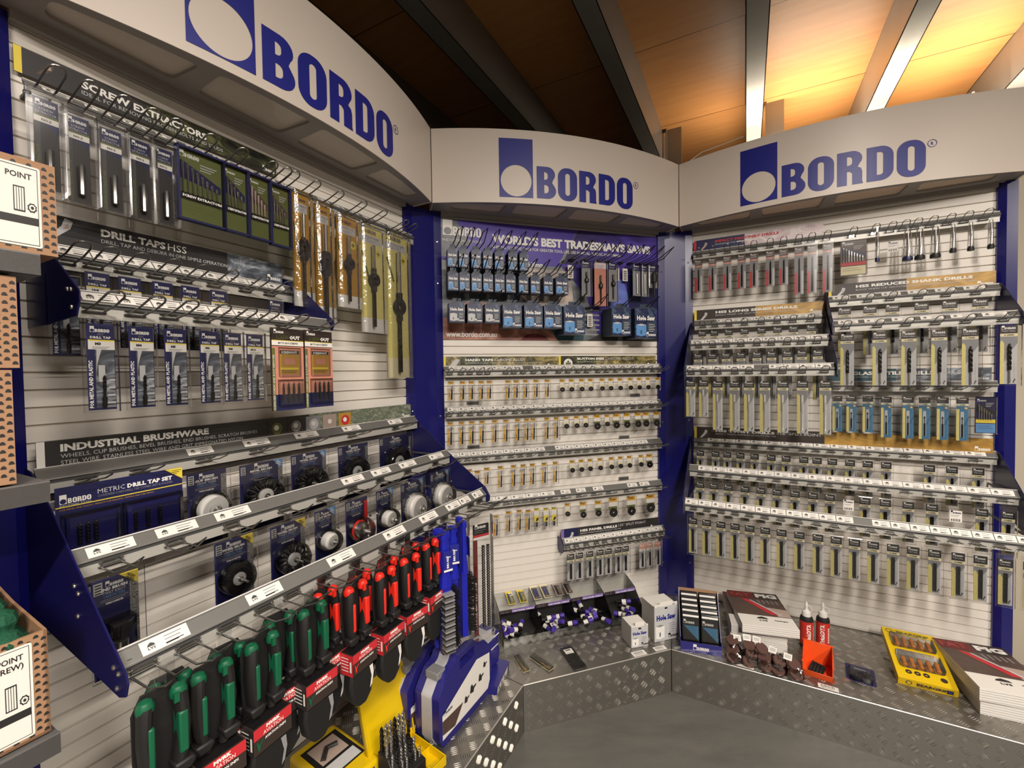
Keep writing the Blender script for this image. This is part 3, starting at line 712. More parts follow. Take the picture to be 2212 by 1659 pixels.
rail('tw2', 3, .05, 1.15, .205, .902, 'middle white-ticketed rail of the twist drills', tk(.09, 1.14, 17), .020)
rail('tw3', 3, .048, 1.15, .367, .783, 'lowest white-ticketed rail of the twist drills', tk(.05, 1.14, 20, (11,)), .021)

BRK = [(0, 1.172), (.045, 1.176), (.20, 1.052), (.385, .922), (.402, .893), (.400, .873), (.388, .866), (.34, .868), (0, .99)]
side_plate(1, .046, [(0, 1.185), (.045, 1.18), (.133, 1.125), (.234, 1.045), (.362, .943), (.414, .902), (.42, .886), (.412, .864), (.39, .856), (.338, .862), (.04, .893), (0, .893)], 'big blue side plate at the left end of the brush display', scr=((.235, 1.0), (.25, .99), (.245, .95), (.375, .9), (.392, .895), (.385, .87)))
side_plate(1, 1.154, BRK, 'big blue side plate at the right end of the brush display')
side_plate(1, .063, [(0, 1.655), (.06, 1.63), (.158, 1.570), (.246, 1.508), (.246, 1.492), (.232, 1.466), (.1, 1.458), (0, 1.458)], 'blue side plate at the left end of the drill tap rails', scr=((.2, 1.515), (.215, 1.513), (.215, 1.482)))
side_plate(1, .605, [(0, 1.655), (.06, 1.64), (.225, 1.512), (.232, 1.500), (.222, 1.482), (.0, 1.50)], 'blue side plate at the right end of the drill tap rails')
side_plate(3, 1.154, [(0, 1.676), (.048, 1.672), (.202, 1.542), (.208, 1.515), (.20, 1.5), (.186, 1.496), (0, 1.53)], 'dark blue side plate at the right end of the reduced shank rails')
side_plate(3, .604, [(0, 1.70), (.05, 1.685), (.205, 1.545), (.21, 1.50), (.20, 1.493), (.15, 1.495), (0, 1.54)], 'dark blue plate between long series and reduced shank drills')
side_plate(3, .599, [(0, 1.62), (.055, 1.608), (.19, 1.50), (.345, 1.372), (.35, 1.33), (.332, 1.318), (0, 1.40)], 'blue side plate at the right end of the long series rails')
side_plate(3, .046, [(0, 1.60), (.04, 1.595), (.19, 1.49), (.342, 1.366), (.346, 1.322), (.32, 1.312), (0, 1.39)], 'blue side plate at the left end of the long series rails')
side_plate(3, 1.154, [(0, 1.022), (.05, 1.018), (.21, .905), (.40, .77), (.40, .72), (.37, .70), (0, .84)], 'blue side plate at the right end of the twist drill rails')
side_plate(3, .042, [(0, 1.02), (.05, 1.015), (.21, .90), (.375, .783), (.38, .735), (.35, .71), (0, .84)], 'blue side plate at the left end of the twist drill rails')
side_plate(2, .587, [(0, .565), (.04, .565), (.075, .536), (.07, .510), (.05, .495), (0, .50)], 'small blue side plate at the left end of the panel drill rail')

H_ = 'cf'
hooks('p1a', [.074, .121, .173, .222, .265, .336, .409, .488, .529, .553, .622, .706, .80, .892, 1.003, 1.051], 'the screw extractor rail', L=.10, wd=.026, rise=.03, r=.0019)
hooks('dt1', [.100, .143, .193, .251, .310, .376, .455, .523], 'the upper drill tap rail', L=.10, wd=.026, rise=.03, r=.0019)
hooks('dt2', [.089, .149, .205, .266, .321, .372, .449, .542], 'the lower drill tap rail', L=.10, wd=.026, rise=.03, r=.0019)
hooks('br1', [.106+.014, .209, .340, .472, .630, .806, 1.018], 'the upper brush rail', L=.09, wd=.03, rise=.03, r=.0017)
hooks('br2', [.099, .201, .313, .443, .555, .660, .772, .902, 1.055], 'the middle brush rail', L=.09, wd=.03, rise=.026, r=.0017, kind='square')
hooks('br3', [.077, .142, .210, .280, .342, .425, .518, .617, .682, .760, .825, .885, .945, 1.04, 1.10], 'the lowest brush rail', L=.105, wd=.034, rise=.03, r=.0018, kind='square')
TAP1 = [.069, .119, .158, .202, .238, .323, .361, .405, .455, .509]; TAP2 = [.063, .112, .157, .202, .259, .310, .365, .408, .439, .505, .552]
DIE1 = [.581, .628, .680, .726, .786, .832, .883, .939, .988, 1.037, 1.092]
DIE2 = [(.600, 0), (.652, 0), (.698, 0), (.758, 1), (.811, 0), (.860, 1), (.918, 1), (.979, 1), (1.024, 1), (1.084, 1)]
TAP3 = [(.142, .067), (.178, .07), (.220, .077), (.282, .098), (.343, .098), (.388, .099), (.432, .097), (.489, .096), (.544, .096)]
DIE3 = [.627, .674, .719, .772, .832, .881, .930, .994, 1.042]
TAP4 = [(.258, .098), (.316, .094), (.366, .080), (.409, .095)]
hooks('t1', TAP1+DIE1+[1.135], 'the first tap and die rail', r=.0017, wd=.021, L=.075)
hooks('t2', TAP2+[.58]+[u for u, _ in DIE2]+[1.13], 'the second tap and die rail', r=.0017, wd=.021, L=.075)
hooks('t3', [.10]+[u for u, _ in TAP3]+[.585]+DIE3+[1.09, 1.13], 'the third tap and die rail', r=.0017, wd=.021, L=.075)
hooks('t4', [u for u, _ in TAP4]+[.449, .495, .534, .600, .680, .759, .839, .938, 1.046, 1.12], 'the fourth tap and die rail', r=.0017, wd=.021, L=.075)
PANEL = [.609, .654, .707, .761, .805, .858, .898, .991, 1.033, 1.080]
hooks('pd', PANEL[:7]+[.945]+PANEL[7:]+[1.125], 'the panel drill rail', r=.0017, wd=.021, L=.07, kind='square', rise=.01)
IMP = [(.085, .159), (.147, .157), (.211, .156), (.272, .162), (.322, .154), (.387, .159), (.439, .158), (.497, .208), (.545, .202), (.601, .208)]
CSK = [(.765, 0), (.86, 1), (.897, 2), (.943, 2), (.994, 3), (1.044, 3), (1.099, 3)]
hooks('im', [u for u, _ in IMP]+[.691, .765, .818, .86, .897, .943, .994, 1.044, 1.099], 'the impact masonry rail', r=.0015, wd=.024, L=.065, )
LS1 = [.101, .155, .217, .283, .352, .415, .476, .542]; LS2 = [.094, .154, .210, .269, .331, .386, .444, .495, .550]
LS3 = [(.075, .158), (.127, .158), (.182, .208), (.247, .208), (.300, .208), (.357, .208), (.419, .209), (.485, .208), (.559, .209)]
hooks('ls1', LS1, 'the top long series rail', wd=.024, L=.06); hooks('ls2', LS2, 'the middle long series rail', wd=.024, L=.06); hooks('ls3', [u for u, _ in LS3], 'the lowest long series rail', wd=.024, L=.06)
RS1 = [.660, .745, .818, .908, .991, 1.077]; RS2 = [.647, .749, .836, .922, 1.006, 1.105]
hooks('rs1', RS1, 'the upper reduced shank rail', wd=.024, L=.07); hooks('rs2', RS2, 'the lower reduced shank rail', wd=.024, L=.07)
GL = [(.637, .152), (.686, .152), (.741, .152), (.802, .168), (.871, .168), (.922, .168), (.976, .168), (1.033, .168)]
hooks('gl', [u for u, _ in GL]+[1.098], 'the glass drill rail', wd=.024, L=.06, rise=.015)
TW1 = [.090, .158, .209, .265, .324, .391, .449, .516, .565, .620, .682, .742, .803, .938, 1.005, 1.080]
TW2 = [.102, .159, .218, .284, .345, .406, .470, .533, .590, .651, .704, .767, .835, .903, .968, 1.038, 1.105]
TW3 = [.086, .140, .195, .248, .301, .356, .412, .471, .531, .588, .643, .698, .754, .809, .866, .926, .981, 1.040, 1.098]
hooks('tw1', TW1[:13]+[.87]+TW1[13:], 'the upper twist drill rail', wd=.024, L=.05, rise=.012)
hooks('tw2', TW2, 'the middle twist drill rail', wd=.024, L=.05, rise=.012); hooks('tw3', TW3, 'the lowest twist drill rail', wd=.024, L=.05, rise=.012)
HS1 = [.084, .132, .186, .237, .289, .350, .402]; HS2 = [.085, .134, .186, .237, .289, .339, .398, .454, .516, .583]
HS3 = [(.095, .066, .079), (.172, .066, .081), (.249, .066, .081), (.338, .086, .10), (.436, .087, .10), (.529, .086, .10), (.633, .105, .126), (.875, .102, .129), (1.008, .120, .141)]
ARB = [(.724, .046, .164), (.798, .062, .207), (.865, .044, .184), (.997, .041, .152), (1.040, .034, .153), (1.088, .055, .109)]
BW = dict(kind='saw', m=BWIRE, k=2, a=.02, noun='black wire hook', rise=.036, wd=.022, r=.0022)
hooks(None, [u+.015 for u in HS1], 'the top hole saw row', z=1.904, L=.19, **BW)
hooks(None, [.67, .735, .805, .865, .93, .985, 1.035, 1.085], 'the arbor row of the poster', z=1.890, L=.19, **BW)
hooks(None, [u+.015 for u in HS2], 'the middle hole saw row', z=1.795, L=.19, **BW)
hooks(None, [u+.012 for u, _, _ in HS3[:7]]+[.752]+[u+.012 for u, _, _ in HS3[7:]], 'the bottom hole saw row', z=1.662, L=.17, **BW)
# ------------------------------------------------------------------ products
def emp(name): 
    o = bpy.data.objects.new(name, None); o.empty_display_size = .02; C.objects.link(o); return o
def blister(b, x0, x1, z0, z1, y0, y1, m=None, t=.003):
    # open-backed clear box: front sheet with chamfered edge
    m = m or CLEAR
    P = [(x0, z0), (x1, z0), (x1, z1), (x0, z1)]; Q = [(x0+t, z0+t), (x1-t, z0+t), (x1-t, z1-t), (x0+t, z1-t)]
    vs = [(x, y0, z) for x, z in P]+[(x, y1+t*.6, z) for x, z in P]+[(x, y1, z) for x, z in Q]
    fs = [(i, (i+1) % 4, 4+(i+1) % 4, 4+i) for i in range(4)]+[(4+i, 4+(i+1) % 4, 8+(i+1) % 4, 8+i) for i in range(4)]+[(8, 9, 10, 11)]
    b.add(vs, fs, m)
def twist(b, x, y, z0, z1, r, m, turns=4., n=8, core=.45, frac=.6):
    # fluted part from z0 up/down to z0+(z1-z0)*frac, plain shank to z1
    R = []; zf = z0+(z1-z0)*frac; K = max(10, int(turns*6))
    for i in range(K+1):
        t = i/K; a = turns*2*PI*t; zz = z0+(zf-z0)*t; s = min(1, .15+t*8)
        R.append([(x+r*s*(math.cos(2*PI*k/n+a) if True else 0)*(1 if k % (n//2) in (0, 1, n//2-1) else core), y+r*s*math.sin(2*PI*k/n+a)*(1 if k % (n//2) in (0, 1, n//2-1) else core), zz) for k in range(n)])
    if z1 < z0: R = [q[::-1] for q in R]
    b.rings(R, m)
    return zf
def cyl(b, x, y, z0, z1, r, m, n=10): b.lathe([(r, 0), (r, z1-z0)], (x, y, z0), (0, 0, 1), m, n)
def lines(b, x0, z, ws, dz, m, y=-.0007, h=.0011):
    for i, w_ in enumerate(ws): b.rect(x0, z-i*dz-h, x0+w_, z-i*dz, y, m)
def place(root, items, k, dep, labf, cat, group):
    first = True; n = len(items)
    for i, it in enumerate(items):
        u, z = it[:2]
        r = root if first else dup(root); first = False
        put(r, k, u, dep, z, rz=random.uniform(-.03, .03)); tag(r, labf(i, n), cat, group)

def drill_pack(L, w_=.034, head=BLACK, tool='silver', dr=.0021, title='TWIST DRILL', strip=PYEL, art=True, tz=None, clw=None, cream=CREAM):
    root = emp('drill_pack'); b = MB(); hw = w_/2
    b.box(-hw, hw, 0, .0006, -L, 0, LGREY); b.poly([(-hw, -L*.75), (hw*.2, -L*.45), (hw, -L*.3), (hw, -.0375), (-hw, -.0375)], -.0002, GREYP)
    b.rect(-hw, -.027, hw, 0, -.0003, head); b.logo(-hw+.0035, -.0125, w_-.009, WHITE, -.0008, seg=1)
    b.text(title, -hw+.003, -.0205, .0042, LGREY, -.0008, w=w_-.008, bold=.02, res=1)
    b.rect(-hw, -.0375, hw, -.0275, -.0004, cream); b.text('5.0MM', 0, -.0345, .0042, BLACK, -.0009, w=w_*.55, bold=.03, al='c', res=1)
    if strip is PYEL:
        # pale printed lower half with drill picture
        b.poly([(-hw, -L), (-hw+.0105, -L), (-hw+.0105, -.062), (-hw+.004, -.050), (-hw, -.056)], -.0006, PYEL)
        b.poly([(hw-.008, -L), (hw-.001, -L), (hw-.001, -L*.55), (hw-.008, -L*.55-.012)], -.0006, LGREY)
        b.poly([(hw-.010, -L+.004), (hw-.004, -L+.016), (hw-.006, -L+.020), (hw-.011, -L+.008)], -.0009, DARKG)
    b.build('card', root, False)
    b = MB(); cw = clw or w_/2+.0055
    blister(b, -cw, cw, -L-.006, .006, .0006, -.0075)
    b.box(-cw, cw, 0, .0006, .006, .018, CLEAR)
    b.build('blister', root, False)
    b = MB(); m = CHROME if tool == 'silver' else BSTEEL
    z0, z1 = -L+.004, tz or (-.046 if L < .19 else -.062)
    if tool == 'reduced':
        zf = twist(b, .001, -.004, z1, (z0+z1)/2-.01, .0055, BSTEEL, 2.2, 8, .5, 1.); cyl(b, .001, -.004, (z0+z1)/2-.024, (z0+z1)/2-.01, .0052, BSTEEL); cyl(b, .001, -.004, z0, (z0+z1)/2-.022, .0030, CHROME)
    elif tool == 'white':
        b.box(-.0045, .0025, -.0055, -.0005, z0, z1+.006, PLASTW); twist(b, -.001, -.0065, z0+.005, z1-.01, dr, CHROME, 6, 6, .5, .9)
    else:
        for x in ((-.003, .0025) if tool == 'pair' else (0,)): twist(b, x, -.004, z0+.002, z1, dr, m, 5, 6, .5, .62); cyl(b, x, -.004, z0+(z1-z0)*.6, z1, dr*.95, m, 6)
    b.build('drill_bit', root)
    return root
def opos(zs, us): return [(u, z) for u, z in zip(us, zs)] if isinstance(zs, list) else [(u, zs) for u in us]
# right bay: twist drills (three rows)
r = drill_pack(.155, tool='black', dr=.0036)
place(r, opos(.9595, TW1), 3, .092, lambda i, n: f'clear twist drill pack with black header, {ordn(i, n)} in the upper twist drill row', 'drill pack', 'twist drill packs')
r2 = drill_pack(.155, tool='pair', dr=.0022)
U2 = [u for i, u in enumerate(TW2) if i not in (9, 14)]
place(r2, opos(.839, U2), 3, .247, lambda i, n: f'clear twist drill pack with black header, {ordn(i, n)} in the middle twist drill row', 'drill pack', 'twist drill packs')
r3 = drill_pack(.153, tool='pair', dr=.0024)
place(r3, opos(.7185, TW3), 3, .407, lambda i, n: f'twist drill pack with yellow edge, {ordn(i, n)} in the lowest twist drill row', 'drill pack', 'twist drill packs')
# stock tags hanging where packs are sold out
def stock_tag(w_=.034, h=.042):
    b = MB(); b.box(-w_/2, w_/2, 0, .0005, -h, 0, PAPER); b.logo(-w_/2+.003, -.011, w_-.006, NAVYP, -.0005, seg=1)
    lines(b, -w_/2+.003, -.016, [.024, .020], .004, GREYP)
    x = -w_/2+.004
    for i in range(11): b.rect(x, -h+.003, x+(.0008 if i % 3 else .0016), -h+.012, -.0005, BLACK); x += .0024
    return b.build('stock_tag', smooth=False)
t = stock_tag(); put(t, 3, .651, .25, .824); tag(t, 'white barcode stock tag in the middle twist drill row, near the middle', 'tag', 'barcode tags')
for u, dep, z, k, lab in ((.968, .25, .824, 3, 'white barcode stock tag in the middle twist drill row, near its right end'), (.818, .10, 1.867, 3, 'white barcode stock tag between the countersinks on the impact masonry rail')):
    o = t.copy(); C.objects.link(o); put(o, k, u, dep, z); tag(o, lab, 'tag', 'barcode tags')
# long series
r = drill_pack(.205, tool='pair', dr=.0018); place(r, opos(1.545, LS1), 3, .10, lambda i, n: f'long series drill pack, {ordn(i, n)} in the top long series row', 'drill pack', 'long series drill packs')
r = drill_pack(.205, tool='pair', dr=.0018); place(r, opos(1.430, LS2), 3, .235, lambda i, n: f'long series drill pack, {ordn(i, n)} in the middle long series row', 'drill pack', 'long series drill packs')
r = drill_pack(.158, w_=.037, tool='white', dr=.0010); place(r, opos(1.31, [.075, .127]), 3, .365, lambda i, n: 'short long-series drill pack with yellow edge, ' + ('leftmost in the lowest long series row' if i == 0 else 'second in the lowest long series row'), 'drill pack', 'long series drill packs')
r = drill_pack(.208, w_=.037, tool='white', dr=.0019); U = [u for u, _ in LS3[2:]]
place(r, opos(1.306, U), 3, .365, lambda i, n: f'tall long series drill pack, {ordn(i, n)} of the tall ones in the lowest row', 'drill pack', 'long series drill packs')
# reduced shank
r = drill_pack(.20, w_=.044, head=BROWN, tool='reduced', dr=.006); place(r, opos(1.608, RS1), 3, .10, lambda i, n: f'reduced shank drill pack with brown header, {ordn(i, n)} in the upper reduced shank row', 'drill pack', 'reduced shank drill packs')
r = drill_pack(.205, w_=.044, head=BROWN, tool='reduced', dr=.007, clw=.032); place(r, [(u, 1.489 if i < 5 else 1.494) for i, u in enumerate(RS2)], 3, .235, lambda i, n: f'large black reduced shank drill in clear pack, {ordn(i, n)} in the lower row', 'drill pack', 'reduced shank drill packs')
# glass and tile
def glass_pack(L):
    root = emp('drill_pack'); w_ = .035; hw = w_/2; b = MB(); b.box(-hw, hw, 0, .0006, -L, 0, BLUEP)
    b.rect(-hw, -.022, hw, 0, -.0003, BROWN); b.logo(-hw+.003, -.009, w_-.010, WHITE, -.0008, seg=1); lines(b, -hw+.003, -.013, [.024, .020], .004, GREYP)
    b.rect(-hw, -.032, hw, -.024, -.0004, CREAM); b.text('6.0MM', 0, -.0305, .004, BLACK, -.0009, al='c', res=1, bold=.03)
    b.rect(-hw, -L, -hw+.009, -.045, -.0004, PYEL); P = [(.010+.0055*math.cos(a*PI/5), -.041+.0055*math.sin(a*PI/5)) for a in range(10)]; b.poly(P, -.0008, GOLD); b.poly([(x*.6+.004, z*.6-.0165) for x, z in P], -.0011, CREAM)
    b.poly([(.000, -L*.75), (hw, -L*.48), (hw, -L*.45), (.0, -L*.72)], -.0006, TEALD)
    b.build('card', root, False); b = MB(); blister(b, -hw-.004, hw+.004, -L-.005, .004, .0006, -.007); b.box(-hw-.004, hw+.004, 0, .0006, .004, .016, CLEAR); b.build('blister', root, False)
    b = MB(); b.box(-.006, .004, -.002, -.0006, -L+.012, -.055, LGREY); cyl(b, -.001, -.004, -L+.014, -L*.62, .0028, BSTEEL); cyl(b, -.001, -.004, -L*.62, -L*.5, .0018, CHROME); b.lathe([(.0018, 0), (.003, .002), (.0003, .009)], (-.001, -.004, -L*.5), (0, 0, 1), BSTEEL, 8); b.build('drill_bit', root)
    return root
r = glass_pack(.152); place(r, [(u, 1.234) for u, _ in GL[:3]], 3, .092, lambda i, n: f'small blue glass drill pack, {ordn(i, n)} in the glass drill row', 'drill pack', 'glass drill packs')
r = glass_pack(.168); place(r, [(u, 1.2315) for u, _ in GL[3:]], 3, .092, lambda i, n: f'tall blue glass drill pack, {ordn(i, n)} of the tall ones in its row', 'drill pack', 'glass drill packs')
def case_set(w_, h, m1, m2, m3, n, strip, cols=CHROME):
    root = emp('drill_set'); b = MB(); hw = w_/2
    b.box(-hw, hw, 0, .003, -h, 0, m1); b.poly([(-hw+.003, -h*.42), (-hw+.003, -.03), (-hw+.010, -.026), (hw-.003, -h*.40), (hw-.003, -h*.5)], -.0004, m2)
    b.logo(-hw+.006, -.018, w_*.42, WHITE, -.0008, seg=1); lines(b, 0, -.024, [w_*.38, w_*.32, w_*.25], .006, LGREY, h=.0022)
    b.rect(-hw+.002, -h*.72, hw-.002, -h*.62, -.0006, strip); b.rect(-hw+.002, -h+.002, hw-.002, -h*.74, -.0006, m3); lines(b, -hw+.008, -h*.80, [w_*.6, w_*.7], .008, m1, -.0009)
    b.build('card', root, False)
    b = MB(); blister(b, -hw-.002, hw+.002, -h-.002, .001, .003, -.010, t=.004); b.build('blister', root, False)
    for i in range(n):
        b = MB(); x = -hw+.010+i*(w_-.024)/max(1, n-1); top = -.030-i*(h*.30)/n
        b.lathe([(.0016, 0), (.0019, (-h*.62-top)*-.6), (.0026, (-h*.62-top)*-.62), (.0026, -(-h*.62-top))], (x, -.005, -h*.62), (0, 0, 1), cols, 7); b.build('drill_bit', root)
    return root
o = case_set(.058, .140, NAVYP, BLACK, SKY, 6, YEL); put(o, 3, 1.098, .092, 1.236); tag(o, 'dark blue glass drill set case at the right end of the glass drill row', 'drill set')
o = case_set(.089, .145, MAROON, NAVYP, CREAM, 8, RED); put(o, 3, .691, .092, 1.893, rx=.06); tag(o, 'drill bit set in clear wallet with red stripe on the impact masonry rail', 'drill set')
# impact masonry
def impact_pack(L):
    root = emp('drill_pack'); w_ = .034; hw = w_/2; b = MB(); b.box(-hw, hw, 0, .0006, -L, 0, GREYP)
    b.rect(-hw, -.026, hw, 0, -.0003, MAROON); b.logo(-hw+.003, -.011, w_-.011, WHITE, -.0008, seg=1); lines(b, -hw+.003, -.015, [.026, .022], .0045, LGREY, h=.0018)
    b.rect(-hw, -.036, hw, -.027, -.0004, SALM); b.text('6.5MM', 0, -.034, .004, WHITE, -.0009, al='c', res=1, bold=.03)
    b.poly([(-hw, -L), (-hw+.010, -L), (-hw+.010, -L*.56), (-hw+.006, -L*.50), (-hw, -L*.58)], -.0005, RED); b.rect(hw-.009, -L, hw, -L*.5, -.0004, LGREY)
    b.build('card', root, False); b = MB(); blister(b, -hw-.005, hw+.006, -L-.007, .006, .0006, -.009); b.box(-hw-.004, hw+.004, 0, .0006, .006, .018, CLEAR); b.build('blister', root, False)
    b = MB(); twist(b, .001, -.0045, -.045, -L+.012, .0026, BSTEEL, 5, 8, .6, .65); cyl(b, .001, -.0045, -L+.010, -L*.6, .0030, BSTEEL, 6); b.build('drill_bit', root); return root
r = impact_pack(.158); place(r, [(u, 1.891) for u, _ in IMP[:7]], 3, .092, lambda i, n: f'short impact masonry drill pack, {ordn(i, n)} of the seven short ones', 'drill pack', 'impact masonry packs')
r = impact_pack(.206); place(r, [(u, 1.891) for u, _ in IMP[7:]], 3, .092, lambda i, n: f'tall impact masonry drill pack, {ordn(i, n)} of the three tall ones', 'drill pack', 'impact masonry packs')
# countersinks and bits in clear tubes
for i, (u, q) in enumerate(CSK):
    root = emp('router_bit'); h = (.122, .118, .118, .105)[q]; R = (.0075, .016, .0155, .0095)[q]
    b = MB(); b.lathe([(R*.55, 0), (R*.8, -.02), (R, -h+.015), (R, -h+.01)], (0, 0, 0), (0, 0, 1), CLEAR, 14, False); b.box(-.003, .003, -.001, .001, -.002, .02, CLEAR); b.build('tube', root)
    b = MB(); b.lathe([(.003, 0), (.003, h*.4), (.0045, h*.42), (.0035, h*.6), (.0025, h*.62), (.0022, h*.8)], (0, 0, -h+.012), (0, 0, 1), CHROME, 10)
    if q == 1: b.lathe([(.005, 0), (.0035, .03)], (0, 0, -h+.012), (0, 0, 1), CHROME, 10)
    b.build('bit', root)
    b = MB(); b.lathe([(R*1.02, 0), (R*1.06, .004), (R*.98, .016), (R*.6, .018)], (0, 0, -h-.002), (0, 0, 1), NAVYP if q < 2 else RUB, 16); b.build('cap', root)
    put(root, 3, u, .115, 1.90 if q else 1.912); tag(root, ['clear tube holding a slim bit with navy cap, first beside the drill set wallet', 'clear tube with wide navy foot holding a countersink', 'clear tube with wide black foot, just right of the navy footed one', 'clear tube with wide black foot, the biggest, fourth tube from left', 'slim clear tube with black cap, third from the right end', 'slim clear tube with black cap, second from the right end', 'slim clear tube with black cap at the far right end'][i], 'bit tube', 'bits in clear tubes')
# middle bay: hole saw boxes
SLATE = mat('print_slate', (54, 66, 82), .45, var=.15, scale=30)
GRAD = noisy_mat('print_dusk_blue', (26, 32, 66), (78, 96, 122), 14, (40, 50, 84))
def saw_box(w_, h, d, white=False, body=SKY, head=.012):
    root = emp('hole_saw_box'); hw = w_/2; b = MB(); face = LGREY if white else NAVYP; m0 = PAPER if white else SLATE
    b.box(-hw, hw, 0, d, -h, 0, m0); b.rect(-hw, -h, hw, 0, -.0003, face if white else NAVYP)
    if not white: b.rect(-hw, -h, hw, 0, -.0004, GRAD); b.rect(hw*.1, -h*.78, hw*.95, -h*.45, -.0006, SLATE)
    else: b.box(-hw, hw, 0, .0004, 0, h*.08, PAPER); b.poly([(-.008, -.012), (.008, -.012), (.006, -.006), (0, -.004), (-.006, -.006)], -.0008, BLACK)
    b.text('Hole Saw', 0, -h*.40, h*.17, WHITE if not white else LOGOB, -.001, w=w_*.82, bold=.05, al='c', res=1)
    b.logo(hw*.05 if not white else hw*.2, -h*.93, w_*.42, WHITE if not white else BLACK, -.001, seg=1)
    lines(b, hw*.25, -h*.52, [w_*.26, w_*.30, w_*.24, w_*.28, w_*.22], h*.06, LGREY if not white else GREYP, -.0008, h=h*.018)
    b.box(-hw, -hw+.002, .002, d, -h, 0, m0)
    b.build('box', root, False)
    b = MB(); k = w_*(.38 if white else .46); x0 = -hw+w_*.05
    b.poly([(x0, -h*.90), (x0+k*.5, -h*.94), (x0+k, -h*.90), (x0+k, -h*.55), (x0+k*.5, -h*.52), (x0, -h*.55)], -.0011, body if not white else WHITE)
    b.poly([(x0, -h*.55), (x0+k*.5, -h*.585), (x0+k, -h*.55), (x0+k*.5, -h*.515)], -.0014, LGREY if not white else GREYP); b.rect(x0+k*.42, -h*.86, x0+k*.54, -h*.74, -.0014, TEALD)
    b.build('saw_picture', root, False)
    b = MB(); b.box(-hw*.55, hw*.55, -.0005, .0008, 0, .020, m0 if not white else PAPER); b.box(-hw*.8, hw*.8, 0, .0004, .0, .006, m0); b.build('hang_tab', root, False)
    return root
r = saw_box(.042, .074, .045); place(r, [(u, 1.88+.0) for u in HS1], 2, .10, lambda i, n: f'small dark blue Hole Saw box, {ordn(i, n)} in the top hole saw row', 'box', 'hole saw boxes')
r = saw_box(.045, .075, .05); place(r, [(u, 1.782) for u in HS2[:9]], 2, .10, lambda i, n: f'small dark blue Hole Saw box, {ordn(i, n)} in the middle hole saw row', 'box', 'hole saw boxes')
r = saw_box(.062, .076, .06); put(r, 2, .583, .10, 1.784); tag(r, 'wider Hole Saw box at the right end of the middle hole saw row', 'box', 'hole saw boxes')
r = saw_box(.066, .080, .05, body=LGREY); place(r, [(u, 1.651) for u in (.095, .172, .249)], 2, .12, lambda i, n: f'Hole Saw box with silver saw picture, {ordn(i, n)} of three at bottom left', 'box', 'hole saw boxes')
r = saw_box(.086, .100, .07); place(r, [(u, 1.652) for u in (.338, .436, .529)], 2, .12, lambda i, n: f'medium Hole Saw box, {ordn(i, n)} of the three medium boxes in the bottom row', 'box', 'hole saw boxes')
for u, w_, h, lab in ((.633, .105, .126, 'tall Hole Saw box with big blue saw, left of the gap in the bottom row'), (.875, .102, .129, 'tall Hole Saw box just right of the gap in the bottom row'), (1.008, .120, .141, 'biggest Hole Saw box at the right end of the bottom row')):
    r = saw_box(w_, h, .09); put(r, 2, u, .12, 1.653); tag(r, lab, 'box', 'hole saw boxes')
# small barcode tags on poster hooks
for u, z, lab in ((.658, 1.862, 'barcode tag on an empty poster hook, leftmost of four'), (.905, 1.862, 'barcode tag right of the arbor packs'), (.952, 1.862, 'barcode tag left of the pair of pilot drill packs'), (.757, 1.634, 'large barcode tag filling the gap in the bottom hole saw row')):
    b = MB(); b.box(-.014, .014, 0, .0005, -.062, 0, PAPER); zz = -.012
    for i in range(9): b.rect(-.009, zz-(.0022 if i % 2 else .0036), .009, zz, -.0004, CHAR); zz -= .0052
    o = b.build('stock_tag', smooth=False); put(o, 2, u, .03, z); tag(o, lab, 'tag', 'barcode tags')
# arbor packs
for i, (u, w_, h) in enumerate(ARB):
    root = emp('arbor_pack'); hw = w_/2; b = MB(); b.box(-hw, hw, 0, .0006, -h, 0, SALM if i == 1 else GREYP); b.rect(-hw, -.03, hw, 0, -.0004, NAVYP if i != 1 else SPARK); b.logo(-hw+.004, -.011, w_*.7, WHITE, -.0009, seg=1); lines(b, -hw+.004, -.018, [w_*.7, w_*.6], .005, LGREY)
    b.build('card', root, False); b = MB(); blister(b, -hw-.003, hw+.003, -h-.003, .002, .0006, -.014, CLEAR, .005); b.box(-.01, .01, 0, .0006, 0, .018, CLEAR); b.build('blister', root, False)
    b = MB(); x = .0
    if i in (3, 4): cyl(b, x, -.006, -h+.01, -.045, .0028, CHROME, 8)
    elif i == 5: b.lathe([(.004, -.16), (.006, -.085), (.013, -.083), (.014, -.05), (.010, -.035)], (x, -.014, 0), (0, 0, 1), RUB, 12)
    else: b.lathe([(.003, -h+.012), (.0035, -h*.62), (.006, -h*.60), (.010, -h*.58), (.010, -h*.50), (.006, -h*.48), (.0045, -h*.46), (.0045, -h*.30)], (x, -.007, 0), (0, 0, 1), BSTEEL, 10)
    b.build('arbor', root); put(root, 2, u, .06, 1.875)
    tag(root, ['slim arbor in clear pack, leftmost pack of the arbor row', 'wide shiny clear pack holding a black hole saw arbor', 'clear pack with arbor right of the wide shiny pack', 'clear pilot drill pack, left one of the touching pair', 'clear pilot drill pack, right one of the touching pair', 'black adaptor on grey card at the right edge of the poster'][i], 'arbor pack', 'arbor packs')
